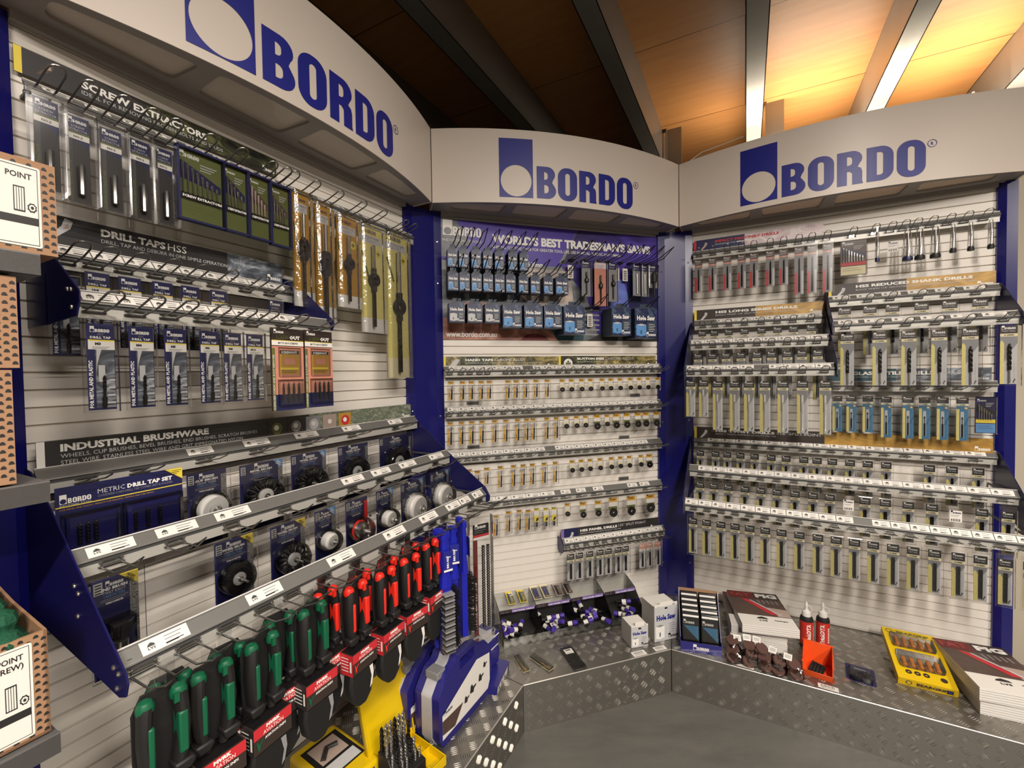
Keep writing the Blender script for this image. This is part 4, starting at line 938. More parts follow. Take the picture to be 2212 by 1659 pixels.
# hand taps
def tap_pack(h, yellow=False):
    root = emp('tap_pack'); w_ = .023; hw = w_/2
    b = MB(); b.rect(-hw, -.012, hw, 0, 0, ORNG if not yellow else YEL); b.logo(-hw+.002, -.0075, w_-.006, BLACK, -.0004, seg=1)
    if yellow:
        b.rect(-hw, -.034, hw, -.012, 0, PAPER); b.rect(-hw, -.062, hw, -.034, 0, YEL); b.poly([(-.004, -.06), (.008, -.056), (.010, -.042), (0, -.046)], -.0004, BLACK); b.rect(-hw+.003, -h, hw-.003, -.062, 0, GREYP)
    else: b.poly([(-hw, -h+.003), (-hw+.009, -h+.003), (-hw+.0085, -.035), (-hw+.002, -.030)], -.0003, ORNG); b.text('TAP', -hw+.0068, -h+.014, .0048, BLACK, -.0006, w=.022, bold=.03, rot=PI/2, res=1)
    b.build('card', root, False)
    b = MB(); blister(b, -hw-.0035, hw+.0035, -h-.003, .002, .002, -.009, t=.002); b.rect(-hw-.003, -h, hw+.003, .012, .002, CLEAR); b.build('blister', root, False)
    b = MB(); x = .0035
    if not yellow: b.tube([(x-.002, -.004, -h+.006), (x, -.004, -h*.42)], .0031, BSTEEL, 8); b.tube([(x, -.004, -h*.42), (x+.001, -.004, -.018)], .0021, CHROME, 6)
    else: b.tube([(0, -.004, -h+.002), (0, -.004, -.064)], .003, BSTEEL, 7)
    b.build('tap', root); return root
r = tap_pack(.083); place(r, [(u, 1.322) for u in TAP1], 2, .086, lambda i, n: f'orange and clear hand tap pack, {ordn(i, n)} in the first tap row', 'tap pack', 'hand tap packs')
r = tap_pack(.101); place(r, [(u, 1.148) for u in TAP2], 2, .086, lambda i, n: f'tall orange hand tap pack, {ordn(i, n)} in the second tap row', 'tap pack', 'hand tap packs')
r = tap_pack(.097); place(r, [(u, .942) for u, h in TAP3 if h > .09], 2, .086, lambda i, n: f'tall orange tap pack, {ordn(i, n)} of the tall ones in the third tap row', 'tap pack', 'hand tap packs')
r = tap_pack(.075); place(r, [(u, (.939, .930, .940)[i]) for i, (u, h) in enumerate(TAP3[:3])], 2, .086, lambda i, n: f'short orange hand tap pack, {["leftmost","middle","rightmost"][i]} of three in the third tap row', 'tap pack', 'hand tap packs')
r = tap_pack(.094); place(r, [(.258, .726), (.316, .737), (.366, .738), (.409, .734)], 2, .086, lambda i, n: f'orange hand tap pack, {ordn(i, n)} in the fourth tap row', 'tap pack', 'hand tap packs')
r = tap_pack(.085, True); place(r, [(.449, .737), (.495, .734), (.534, .733)], 2, .086, lambda i, n: f'bright yellow carded tap, {["leftmost","middle","rightmost"][i]} of three in the fourth tap row', 'tap pack', 'yellow tap packs')
# dies
def die_pack(w_, h):
    root = emp('die_pack'); hw = w_/2; b = MB(); b.rect(-hw*.8, -h*.22, hw*.8, 0, 0, ORNG); b.logo(-hw*.6, -h*.13, w_*.55, BLACK, -.0004, seg=1); b.rect(-hw*.7, -h*.45, hw*.8, -h*.22, 0, PAPER); b.rect(-hw*.8, -h*.62, hw*.8, -h*.45, 0, OLIVE if w_ > .035 else CREAM)
    b.build('card', root, False); b = MB(); blister(b, -hw, hw, -h-.004, .002, .002, -.008, t=.003); b.rect(-hw, -h, hw, .012, .002, CLEAR); b.build('blister', root, False)
    b = MB(); R = hw*.74; cz = -h+R+.002; n = 20
    ro = [(.001+R*math.cos(2*PI*i/n), cz+R*math.sin(2*PI*i/n)) for i in range(n)]; loops = [ro, [(.001+R*.20*(1 if i % 3 else 1.5)*math.cos(2*PI*i/12), cz+R*.20*(1 if i % 3 else 1.5)*math.sin(2*PI*i/12)) for i in range(12)]]
    vs, fs = poly_fill(loops); y0, y1 = -.007, -.001
    b.add([(x, y0, z) for x, z in vs], fs, BSTEEL)
    for L in loops: m = len(L); b.add([(x, y0, z) for x, z in L]+[(x, y1, z) for x, z in L], [(i, m+i, m+(i+1) % m, (i+1) % m) if L is loops[0] else (i, (i+1) % m, m+(i+1) % m, m+i) for i in range(m)], BSTEEL)
    b.build('die', root); return root
r = die_pack(.029, .060); place(r, [(u, 1.322) for u in DIE1], 2, .088, lambda i, n: f'round black button die pack, {ordn(i, n)} in the first die row', 'die pack', 'button die packs')
r = die_pack(.030, .057); place(r, [(u, 1.149) for u, q in DIE2 if not q], 2, .088, lambda i, n: f'small button die pack, {ordn(i, n)} of the small ones in the second die row', 'die pack', 'button die packs')
r = die_pack(.043, .073); place(r, [(u, 1.152) for u, q in DIE2 if q], 2, .088, lambda i, n: f'larger button die pack, {ordn(i, n)} of the larger ones in the second die row', 'die pack', 'button die packs')
r = die_pack(.030, .058); place(r, [(u, .943) for u in DIE3[:8]], 2, .088, lambda i, n: f'small button die pack, {ordn(i, n)} in the third die row', 'die pack', 'button die packs')
r = die_pack(.042, .067); put(r, 2, 1.042, .088, .943); tag(r, 'larger button die pack at the right end of the third die row', 'die pack', 'button die packs')
for i, (u, w_, h, z) in enumerate(((.600, .031, .062, .745), (.680, .040, .076, .743), (.759, .041, .074, .740), (.839, .057, .094, .748), (.938, .058, .095, .746), (1.046, .062, .089, .743))):
    r = die_pack(w_, h); put(r, 2, u, .088, z); tag(r, ['smallest die pack at the left end of the fourth die row', 'second die pack from left in the fourth die row', 'third die pack from left in the fourth die row', 'big round die pack, fourth in the fourth die row', 'big grey die with cross shaped opening, fifth in the fourth die row', 'biggest die pack at the right end of the fourth die row'][i], 'die pack', 'button die packs')
# panel drills
r = drill_pack(.124, w_=.036, tool='pair', dr=.0028, title='PANEL DRILL', strip=None, head=CHAR)
place(r, [(u, .510) for u in PANEL[:7]], 2, .10, lambda i, n: f'black topped panel drill pack, {ordn(i, n)} of seven on the short rail', 'drill pack', 'panel drill packs')
r = drill_pack(.120, w_=.033, tool='black', dr=.0045, title='RIVET DRILL', strip=None, head=SALM, cream=PAPER)
place(r, [(u, .510) for u in PANEL[7:]], 2, .10, lambda i, n: f'pinkish red topped drill pack, {["leftmost","middle","rightmost"][i]} of three beside the corner post', 'drill pack', 'panel drill packs')

# ------------------------------------------------------------------ left bay
def ext_pack():
    root = emp('extractor_pack'); w_ = .034; h = .166; hw = w_/2; b = MB(); b.box(-hw, hw, 0, .0006, -h, 0, NAVYP); b.logo(-hw+.003, -.013, w_-.007, WHITE, -.0005, seg=1); b.text('SCREW', 0, -.0215, .0045, LGREY, -.0005, al='c', w=.020, res=1); b.text('EXTRACTOR', 0, -.028, .0045, LGREY, -.0005, al='c', w=.028, res=1)
    b.rect(-hw, -.0335, hw, -.0295, -.0004, OLIVE); b.rect(-hw, -.044, hw, -.0335, -.0004, PAPER); b.text('NO.2', 0, -.041, .0045, BLACK, -.0008, al='c', bold=.03, res=1)
    b.rect(-hw, -h, -hw+.0085, -.044, -.0004, DARKG); b.text('SCREW EXTRACTOR', -hw+.0065, -h+.004, .005, OLIVE, -.0008, w=.075, rot=PI/2, bold=.03, res=1); b.poly([(-hw+.0085, -h), (hw, -h), (hw, -.06), (-hw+.012, -.045), (-hw+.0085, -.06)], -.0004, CHAR)
    b.build('card', root, False); b = MB(); blister(b, -hw-.009, hw+.009, -h-.004, .006, .0006, -.016, CLEAR, .003); b.box(-hw-.009, hw+.009, .001, .0016, -h-.028, .018, CLEAR); b.build('blister', root, False)
    b = MB(); b.lathe([(.002, -h+.012), (.0055, -h+.014), (.0058, -h+.07), (.0045, -h+.072), (.0001, -h+.072)], (.0015, -.008, 0), (0, 0, 1), CHROME, 8); b.build('extractor', root); return root
r = ext_pack(); E_ = [(.072, 1.879), (.116, 1.869), (.167, 1.868), (.216, 1.868), (.259, 1.869)]
place(r, E_, 1, .10, lambda i, n: f'clear screw extractor pack, {ordn(i, n)} of the five single packs', 'extractor pack', 'screw extractor packs')
for i, (u, w_, z) in enumerate(((.332, .098, 1.887), (.412, .058, 1.887), (.473, .057, 1.886), (.533, .056, 1.882))):
    r = case_set(w_, .16, OLIVE, NAVYP if i < 2 else MAROON, OLIVE, 8 if i == 0 else 5, BLACK, CHROME if i < 2 else (TAN if i == 2 else CHROME)); put(r, 1, u, .105, z)
    b = MB(); b.text('SCREW EXTRACTORS', -w_/2+.005, -.113, .006, WHITE, -.0112, w=w_-.012, bold=.03, res=1); b.build('set_title', r, False)
    b = MB(); F = w_/2+.003
    for x in (-F, F-.004): b.box(x, x+.004, -.012, .004, -.163, .002, NAVYP)
    b.box(-F, F, -.012, .004, -.001, .004, NAVYP); b.box(-F, F, -.012, .004, -.166, -.162, NAVYP); b.build('case_frame', r, False)
    tag(r, ['large green screw extractor set in navy case, widest of four', 'narrow green screw extractor set right of the widest one', 'green extractor set with bronze pieces, third of four', 'green and brown LEFT HAND drill set, rightmost of four'][i], 'extractor set', 'screw extractor sets')
# tap wrenches and die holders
for i, (u, w_, z, h, kind) in enumerate(((.603, .056, 1.890, .33, 0), (.678, .058, 1.880, .36, 1), (.771, .085, 1.872, .295, 2), (.878, .105, 1.868, .365, 3), (1.003, .118, 1.873, .53, 4))):
    root = emp('wrench_pack'); hw = w_/2; b = MB(); b.box(-hw, hw, 0, .0008, -h, 0, CREAM if kind > 2 else OLIVE); b.rect(-hw, -h*.95, hw, 0, -.0003, GOLD if kind < 3 else PYEL); b.rect(-hw, -h, hw, -h*.86, -.0005, PAPER if kind != 4 else CREAM)
    b.logo(-hw+.010, -.022, w_*.62, NAVYP, -.0006, seg=1); b.rect(-hw+.006, -.055, hw-.006, -.028, -.0005, LGREY); b.text('TAP WRENCH' if kind < 2 else 'BUTTON DIE HOLDER', 0, -.038, .006, CHAR, -.0008, w=w_*.7, al='c', res=1)
    lines(b, -w_*.25, -.043, [w_*.5, w_*.4], .005, GREYP, -.0008)
    if kind > 1: P = [(hw*.62+.012*math.cos(a*PI/8), -.085+.014*math.sin(a*PI/8)) for a in range(16)]; b.poly(P, -.0008, YEL); b.rect(hw*.62-.008, -.087, hw*.62+.008, -.083, -.0011, OLIVE); b.rect(hw*.62-.002, -.093, hw*.62+.002, -.077, -.0011, OLIVE)
    b.poly([(-hw*.9, -.09), (-hw*.75, -.085), (-hw*.2, -.17), (-hw*.35, -.175)], -.0006, OLIVE)
    b.build('card', root, False); b = MB(); blister(b, -hw-.003, hw+.003, -h-.002, .003, .0008, -.022, CLEARB, .008); b.build('blister', root, False)
    b = MB(); y = -.012
    mid = -h*(.50 if kind != 2 else .52); R = (.014, .017, .017, .021, .027)[kind]; hr = (.0055, .0075, .005, .006, .0075)[kind]
    b.tube([(0, y, mid+R), (0, y, -.062)], hr, CHROME, 10); b.tube([(0, y, mid-R), (0, y, -h+.02)], hr*.95, BSTEEL, 10)
    b.build('handle', root); b = MB()
    if kind < 2:
        Lh = R*2.2; o1 = [(-R, mid-Lh*.6), (-R*.5, mid-Lh), (R*.5, mid-Lh), (R, mid-Lh*.6), (R, mid+Lh*.6), (R*.5, mid+Lh), (-R*.5, mid+Lh), (-R, mid+Lh*.6)]; h1 = [(-R*.4, mid-R*.9), (R*.4, mid-R*.9), (R*.4, mid+R*.9), (-R*.4, mid+R*.9)]
    else:
        o1 = [(R*math.cos(a*PI/12), mid+R*1.1*math.sin(a*PI/12)) for a in range(24)]; h1 = [(R*.45*math.cos(a*PI/8), mid+R*.5*math.sin(a*PI/8)) for a in range(16)]
    vs, fs = poly_fill([o1, h1]); b.add([(x, y-.008, z_) for x, z_ in vs], fs, RUB)
    for L, sg in ((o1, 1), (h1, -1)): m = len(L); b.add([(x, y-.008, z_) for x, z_ in L]+[(x, y+.006, z_) for x, z_ in L], [((i, m+i, m+(i+1) % m, (i+1) % m) if sg > 0 else (i, (i+1) % m, m+(i+1) % m, m+i)) for i in range(m)], RUB)
    for s_ in (-1, 1): b.tube([(0, y, mid+s_*R*.95), (0, y, mid+s_*R*(2.6 if kind < 2 else 1.9))], R*.42, RUB, 10)
    o = b.build('head', root); put(root, 1, u, .10, z)
    tag(root, ['tap wrench with slotted black body in gold pack, leftmost of five', 'larger tap wrench with black body in gold pack, second of five', 'small round die holder in gold pack, shortest of the five', 'round die holder in pale pack, fourth of five', 'longest die holder pack beside the blue corner post'][i], 'tool pack', 'tap wrenches and die holders')
# drill taps
def dt_pack(L, title='M5'):
    root = emp('drill_tap_pack'); w_ = .039; hw = w_/2; b = MB(); b.box(-hw, hw, 0, .0006, -L, 0, NAVYP)
    b.logo(-hw+.005, -.015, w_-.012, WHITE, -.0005, seg=2); b.text('HSS', 0, -.0205, .004, GREYP, -.0005, al='c', res=1); b.text('DRILL TAP', 0, -.0265, .0045, WHITE, -.0005, al='c', w=.029, bold=.03, res=1)
    b.rect(-hw+.002, -.031, hw, -.0285, -.0005, YEL); b.rect(-hw+.002, -.046, hw, -.031, -.0005, PAPER); b.text(title, -.004, -.038, .005, BLACK, -.0009, al='c', bold=.06, res=1); lines(b, -.012, -.041, [.024, .020], .0025, GREYP, -.0009, h=.0008)
    b.poly([(-hw+.011, -L+.004), (hw-.001, -L+.004), (hw-.001, -.046), (-hw+.011, -.046)], -.0003, METP); b.poly([(-hw+.013, -.046), (-hw+.020, -.046), (-hw+.014, -.07), (-hw+.012, -.09)], -.0006, LGREY)
    for i in range(9): z = -L+.004+i*.0068; b.poly([(hw-.014, z), (hw-.001, z), (hw-.001, z+.0035), (hw-.014+i*.0009, z+.0035)], -.0007, LGREY if i % 2 else GREYP)
    b.text('FOR METAL AND PLASTIC', -hw+.0072, -L+.004, .0058, WHITE, -.0005, w=min(.084, L*.55), rot=PI/2, bold=.04, res=1)
    b.build('card', root, False); b = MB(); blister(b, -hw-.007, hw+.004, -L-.004, .004, .0006, -.008); b.box(-hw-.007, hw+.004, 0, .0006, .004, .016, CLEAR); b.build('blister', root, False)
    b = MB(); twist(b, .002, -.005, -L+.062, -L+.034, .0026, BSTEEL, 2, 8, .5, 1.); b.lathe([(.0032, 0), (.0036, .016), (.002, .018), (.002, .030)], (.0015, -.005, -L+.006), (0, 0, 1), BSTEEL, 8); b.build('drill_tap', root)
    b = MB(); b.box(-.005, .004, -.0025, -.0008, -L+.05, -L+.080, LGREY); b.build('sleeve', root, False); return root
for i, (u, t_) in enumerate(zip((.137, .190, .249, .305, .368), ('10G', '12G', '1/4"', '5/16"', '3/8"'))):
    r = dt_pack(.150, t_); put(r, 1, u, .10, 1.570); tag(r, f'drill tap pack marked {t_} on the upper drill tap rail', 'drill tap pack', 'drill tap packs')
r = dt_pack(.150, '8G'); put(r, 1, .088, .10, 1.552); tag(r, 'drill tap pack half hidden behind the blue side plate at left', 'drill tap pack', 'drill tap packs')
for i, (u, t_) in enumerate(zip((.092, .152, .209, .273, .321, .372), ('M3', 'M4', 'M5', 'M6', 'M8', 'M10'))):
    r = dt_pack(.154, t_); put(r, 1, u, .235, 1.454); tag(r, f'drill tap pack marked {t_} on the lower drill tap rail', 'drill tap pack', 'drill tap packs')
b = MB(); root = emp('adaptor_pack'); b.box(-.018, .018, 0, .0006, -.09, 0, NAVYP); b.logo(-.014, -.014, .028, WHITE, -.0005, seg=1); b.text('THREAD', 0, -.023, .0045, LGREY, -.0005, al='c', res=1); b.text('ADAPTOR', 0, -.030, .0045, LGREY, -.0005, al='c', res=1); b.text('SET', 0, -.037, .0045, LGREY, -.0005, al='c', res=1); b.build('card', root, False)
b = MB(); blister(b, -.024, .021, -.094, .004, .0006, -.01); b.build('blister', root, False); put(root, 1, .516, .10, 1.566); tag(root, 'small navy THREAD ADAPTOR SET pack at the right of the upper rail', 'adaptor pack')
# screwout packs
def screwout():
    root = emp('screw_remover_pack'); w_ = .088; h = .205; hw = w_/2; b = MB(); b.box(-hw, hw, 0, .006, -h, 0, BROWN); b.rect(-hw, -h, hw, -.045, -.0003, SALM); b.rect(-hw, -h, hw, -h+.04, -.0005, NAVYP); b.rect(-hw, -h, -hw+.008, -.05, -.0007, OLIVE)
    b.logo(-hw+.006, -.013, .026, WHITE, -.0006, seg=1); b.text('SCREW', -hw+.012, -.027, .010, OLIVE, -.0006, w=.034, res=1); b.text('OUT', .004, -.027, .010, WHITE, -.0006, w=.030, bold=.06, res=1)
    b.rect(-hw, -.0315, hw, -.030, -.0007, YEL); b.rect(-hw, -.043, hw, -.0315, -.0006, PAPER); b.text('#4 TO #14 SCREWS', 0, -.039, .005, CHAR, -.001, w=.055, al='c', bold=.03, res=1)
    b.text('DAMAGED SCREW AND BOLT REMOVER', -hw+.006, -h+.004, .005, WHITE, -.001, w=.135, rot=PI/2, res=1)
    b.rect(-.024, -.115, .030, -.055, -.0009, GOLD); b.rect(-.024, -.064, .030, -.055, -.0012, CHAR); b.text('SCREWOUT', -.020, -.063, .0065, WHITE, -.0015, w=.044, bold=.04, res=1); b.rect(-.012, -.09, .018, -.075, -.0012, SALM); b.rect(-.022, -.103, .028, -.098, -.0012, YEL); lines(b, -.020, -.106, [.045, .04], .004, CHAR, -.0012)
    b.build('card', root, False); b = MB(); blister(b, -.030, .036, -h+.012, -.128, .0, -.011, CLEAR, .003); blister(b, -.027, .033, -.120, -.048, .0, -.006, CLEAR, .002); b.build('blister', root, False)
    for i in range(4):
        b = MB(); x = -.018+i*.0145; b.lathe([(.0002, 0), (.0022, .009), (.0012, .010), (.0028, .013), (.0028, .040), (.0012, .043), (.0024, .044), (.0002, .054)], (x, -.005, -h+.017), (0, 0, 1), RUB, 7); b.build('bit', root)
    return root
r = screwout(); place(r, [(.457, 1.475), (.548, 1.476)], 1, .235, lambda i, n: ['black and salmon SCREWOUT pack with four bits, left one of two', 'black and salmon SCREWOUT pack with four bits, right one of two'][i], 'screw remover pack', 'screw remover packs')
# ------------------------------------------------------------------ brushware cards
def brush_card(w_, h, t1, t2, flash=None, rcol=None):
    root = emp('brush_pack'); hw = w_/2; b = MB(); b.box(-hw, hw, 0, .0008, -h, 0, NAVYP)
    b.rect(hw-.013, -h, hw, -.012, -.0004, BRISTP if rcol is None else rcol)
    b.rect(-hw+.003, -.026, -hw+.015, -.005, -.0005, LGREY)
    for i in range(4): b.rect(-hw+.0045, -.0245+i*.0048, -hw+.0135, -.022+i*.0048, -.0007, CHAR)
    cx = -.002; k = min(1.15, w_/.09)
    b.logo(cx-.016*k, -.0155, .034*k, WHITE, -.0006, seg=2); b.text(t1, cx, -.0225, .0056, WHITE, -.0006, al='c', w=.052*k, bold=.05, res=1); b.text(t2, cx, -.029, .0052, LGREY, -.0006, al='c', w=.044*k, res=1)
    b.text('CARBON STEEL', cx, -.035, .0048, SKY, -.0006, al='c', w=.042*k, res=1); lines(b, cx-.026*k, -.0375, [.054*k, .048*k], .003, GREYP, -.0006, h=.001); b.text('75MM DIAMETER', cx, -.047, .0036, WHITE, -.0006, al='c', w=.034*k, bold=.03, res=1)
    if flash:
        m, t = flash; b.poly([(hw-.028, .0), (hw, -.026), (hw, 0)], -.0012, m)
        b.text(t[0], hw-.0175, -.0055, .0055, BLACK if m is YEL else WHITE, -.0016, w=.014, bold=.04, rot=-.72, res=1); b.text(t[1], hw-.0205, -.0105, .0055, BLACK if m is YEL else WHITE, -.0016, w=.016, bold=.04, rot=-.72, res=1)
    b.build('card', root, False)
    b = MB(); blister(b, -hw-.003, hw+.010, -h-.004, .004, .0008, -.004, t=.003); b.build('blister', root, False)
    return root
BRISTP = noisy_mat('print_bristles', (30, 30, 34), (170, 168, 166), 90, dist=4)
def dome(root, cx, cz, R, d):
    b = MB(); b.lathe([(R*1.08, 0), (R*1.02, d*.7), (R*.9, d), (.001, d*1.02)], (cx, -.003, cz), (0, -1, 0), CLEAR, 24, False)
    for s in (-1, 1): b.lathe([(.004, 0), (.0035, .004), (.001, .005)], (cx+s*(R+.006), -.004, cz+R*.8), (0, -1, 0), CLEAR, 8)
    b.build('dome', root)
def crimp_wheel(root, cx, cz, R):
    b = MB(); n = 90; rnd = random.Random(3)
    for i in range(n*3):
        a = 2*PI*i/n+rnd.uniform(-.03, .03); y = -.006-.004*(i//n)-rnd.uniform(0, .003); r1 = R*rnd.uniform(.93, 1.02); am = a+rnd.uniform(-.08, .08)
        b.tube([(cx+R*.4*math.cos(a), y, cz+R*.4*math.sin(a)), (cx+R*.7*math.cos(am), y-rnd.uniform(-.001, .001), cz+R*.7*math.sin(am)), (cx+r1*math.cos(a), y, cz+r1*math.sin(a))], .0008, BRIST, 3)
    b.build('bristles', root); hub(root, cx, cz, R*.42, LGREY)
def hub(root, cx, cz, R, m, shaft=True):
    b = MB(); b.lathe([(R, 0), (R, .006), (R*.7, .009), (.001, .009)], (cx, -.012, cz), (0, -1, 0), m, 20)
    if shaft: b.lathe([(R*.45, 0), (R*.4, .004), (.003, .005), (.003, .028)], (cx, -.019, cz), (0, -1, 0), CHROME, 10)
    b.build('hub', root)
def knot_wheel(root, cx, cz, R, hm=None, n=20):
    b = MB(); rnd = random.Random(5)
    for i in range(n):
        a = 2*PI*i/n; c, s = math.cos(a), math.sin(a); c2, s2 = math.cos(a+.12), math.sin(a+.12)
        b.tube([(cx+R*.42*c, -.010, cz+R*.42*s), (cx+R*.6*c, -.013, cz+R*.6*s), (cx+R*.8*c2, -.011, cz+R*.8*s2), (cx+R*c2, -.009, cz+R*s2)], [.0024, .0030, .0036, .0044], BSTEEL if i % 2 else BRIST, 6)
        b.tube([(cx+R*.45*c, -.0145, cz+R*.45*s), (cx+R*.62*c2, -.017, cz+R*.62*s2), (cx+R*.95*c, -.0145, cz+R*.95*s)], .0007, CHROME, 3)  # bright strands added as painted highlights on the dark knots
    b.build('bristles', root); hub(root, cx, cz, R*.44, hm or LGREY)
def cup(root, cx, cz, R, m, bm, d=.03):
    b = MB(); rnd = random.Random(9)
    for i in range(70):
        a = 2*PI*i/70; r1 = R*rnd.uniform(1.12, 1.22); b.tube([(cx+R*.8*math.cos(a), -.010, cz+R*.8*math.sin(a)), (cx+r1*math.cos(a), -.005, cz+r1*math.sin(a))], .0013, bm, 3)
    b.build('bristles', root)
    b = MB(); b.lathe([(R*1.0, 0), (R, d*.35), (R*.92, d*.5), (R*.5, d*.62), (R*.45, d*.62), (R*.40, d*.8), (.003, d*.82)], (cx, -.008, cz), (0, -1, 0), m, 26); b.build('cup', root)
    b = MB(); b.lathe([(R*.3, 0), (R*.3, .004), (R*.16, .006), (R*.14, .014)], (cx, -.008-d*.8, cz), (0, -1, 0), CHROME, 6); b.build('nut', root)
HS_, HD = (YEL, ('HIGH', 'SPEED')), (SKY, ('HEAVY', 'DUTY'))
H1 = .175
# upper row
root = emp('drill_tap_set'); b = MB(); w_ = .212; hw = w_/2; h = .155
b.box(-hw, hw, 0, .001, -h, 0, NAVYP); b.logo(-hw+.006, -.032, .046, WHITE, -.0006, seg=2); b.text('INDUSTRIAL TOOLS', -hw+.006, -.037, .0035, LGREY, -.0006, w=.046, res=1)
b.text('METRIC', -hw+.062, -.024, .0095, LGREY, -.0006, w=.044, res=1); b.text('DRILL TAP SET', -hw+.110, -.024, .0095, WHITE, -.0006, w=.082, bold=.05, res=1); b.text('CONTAINS 6 HSS DRILL TAP COMBO BITS & HOLDER', -hw+.062, -.031, .0045, GREYP, -.0006, w=.13, res=1)
b.rect(-hw, -.039, hw, -.037, -.0007, YEL); b.text('FOR METAL AND PLASTIC. PERFECT FOR DRILLING, TAPPING AND DEBURRING', -hw+.006, -.045, .0032, GOLD, -.0007, w=.15, res=1)
b.poly([(hw-.034, 0), (hw, -.026), (hw, 0)], -.0012, YEL); lines(b, hw-.02, -.004, [.018, .014, .009], .004, BLACK, -.0015)
b.build('card', root, False)
b = MB(); blister(b, -hw+.006, -.012, -h+.004, -.052, 0, -.020, CLEAR, .008); blister(b, -.006, hw-.006, -h+.004, -.052, 0, -.020, CLEAR, .008); b.build('blister', root, False)
b = MB(); b.box(-hw+.012, -.018, -.008, -.001, -h+.01, -.060, NAVYD); b.box(0, hw-.012, -.008, -.001, -h+.01, -.060, NAVYD); b.build('case', root)
for i in range(6): b = MB(); twist(b, -hw+.03+i*.012 if i < 3 else .012+(i-3)*.022, -.012, -.072, -.14, .0035, BSTEEL, 3, 8, .5, .6); b.build('drill_tap', root)
put(root, 1, .167, .104, 1.149); tag(root, 'wide navy METRIC DRILL TAP SET pack, leftmost in the upper brush row', 'drill tap set')
G = 'brush packs in the brushware display'
def bp(u, w_, dep, z, h, t1, t2, fl, lab, rc=None): r = brush_card(w_, h, t1, t2, fl, rc); put(r, 1, u, dep, z); tag(r, lab, 'brush pack', G); return r
r = bp(.326, .088, .104, 1.128, H1, 'CUP BRUSH', 'CRIMP WIRE', None, 'navy CUP BRUSH pack with large white cup, upper brush row right of the tap set'); cup(r, .004, -.090, .034, PLASTW, BRIST); dome(r, .004, -.090, .040, .03)
r = bp(.462, .118, .104, 1.125, H1, 'BEVEL BRUSH', 'TWIST KNOT', HD, 'navy pack of a slanted cup shaped brush with twisted knots, blue corner'); knot_wheel(r, 0, -.090, .046, PLASTW, 22); dome(r, 0, -.09, .048, .03)
r = bp(.607, .118, .104, 1.126, H1, 'WHEEL BRUSH', 'TWIST KNOT', HD, 'navy knotted WHEEL BRUSH pack with blue corner in the upper brush row'); knot_wheel(r, 0, -.090, .048, BSTEEL, 22); dome(r, 0, -.090, .05, .026)
r = bp(.775, .125, .104, 1.125, H1, 'WHEEL BRUSH', 'CRIMP WIRE', None, 'navy crimped WHEEL BRUSH pack, second from right in the upper brush row'); crimp_wheel(r, 0, -.090, .048); dome(r, 0, -.090, .05, .026)
r = bp(.975, .165, .104, 1.128, H1, 'WHEEL BRUSH', 'CRIMP WIRE', None, 'widest navy WHEEL BRUSH pack with big black wheel, right end of the upper brush row'); crimp_wheel(r, 0, -.096, .054); dome(r, 0, -.096, .056, .026)
# lower row
r = bp(.090, .066, .262, 1.005, H1, 'END BRUSH', 'TWIST KNOT', HS_, 'navy END BRUSH pack with yellow corner, leftmost in the lower brush row'); b = MB(); rnd = random.Random(2)
for i in range(60): a = rnd.uniform(0, 2*PI); q = rnd.uniform(.2, 1); b.tube([(.011*q*math.cos(a), -.014+.009*q*math.sin(a), -.105), (.014*q*math.cos(a+.3), -.014+.011*q*math.sin(a), -.082)], .0013, BRIST, 4)
b.build('bristles', r); b = MB(); b.lathe([(.003, -.158), (.003, -.130), (.011, -.128), (.0115, -.113), (.010, -.112)], (0, -.014, 0), (0, 0, 1), CHROME, 12); b.build('hub', r); b = MB(); blister(b, -.020, .020, -.165, -.072, 0, -.028, CLEAR, .006); b.build('dome', r)
r = bp(.296, .082, .262, 1.001, H1, 'WHEEL BRUSH', 'CRIMP WIRE', HS_, 'navy WHEEL BRUSH pack with black crimped wheel and yellow corner'); crimp_wheel(r, 0, -.086, .033); dome(r, 0, -.086, .036, .024)
r = bp(.425, .092, .262, .996, H1, 'WHEEL BRUSH', 'TWIST KNOT', HS_, 'navy WHEEL BRUSH pack with knotted wheel and yellow corner'); knot_wheel(r, .004, -.090, .036, LGREY, 18); dome(r, .004, -.090, .04, .03)
r = bp(.533, .066, .262, .999, H1, 'CUP BRUSH', 'CRIMP WIRE', HD, 'small navy CUP BRUSH pack with white cup, left of the red brush'); cup(r, 0, -.083, .023, PLASTW, BRIST); hub(r, 0, -.083, .012, LGREY); dome(r, 0, -.083, .029, .034)
r = bp(.640, .080, .262, .998, H1, 'CUP BRUSH', 'ABRASIVE NYLON', None, 'navy CUP BRUSH pack holding a red nylon brush', REDG); cup(r, .004, -.090, .024, CHROME, REDG, .036); hub(r, .004, -.090, .012, CHROME); dome(r, .004, -.090, .036, .034)
r = bp(.752, .072, .262, .999, H1, 'CUP BRUSH', 'TWIST KNOT', HD, 'narrow navy CUP BRUSH pack with white cup right of the red brush'); cup(r, 0, -.090, .025, PLASTW, BRIST, .036); dome(r, 0, -.090, .032, .034)
r = bp(.880, .112, .262, .996, H1, 'CUP BRUSH', 'CRIMP WIRE', HD, 'navy CUP BRUSH pack with large plain white cup, second from right in the lower row'); cup(r, .004, -.090, .043, PLASTW, PLASTW, .036); dome(r, .004, -.090, .05, .036)
r = bp(1.030, .108, .262, .997, H1, 'CUP BRUSH', 'CRIMP WIRE', HD, 'navy CUP BRUSH pack with large white cup at the right end of the lower row'); cup(r, .004, -.090, .043, PLASTW, PLASTW, .036); dome(r, .004, -.090, .05, .036)

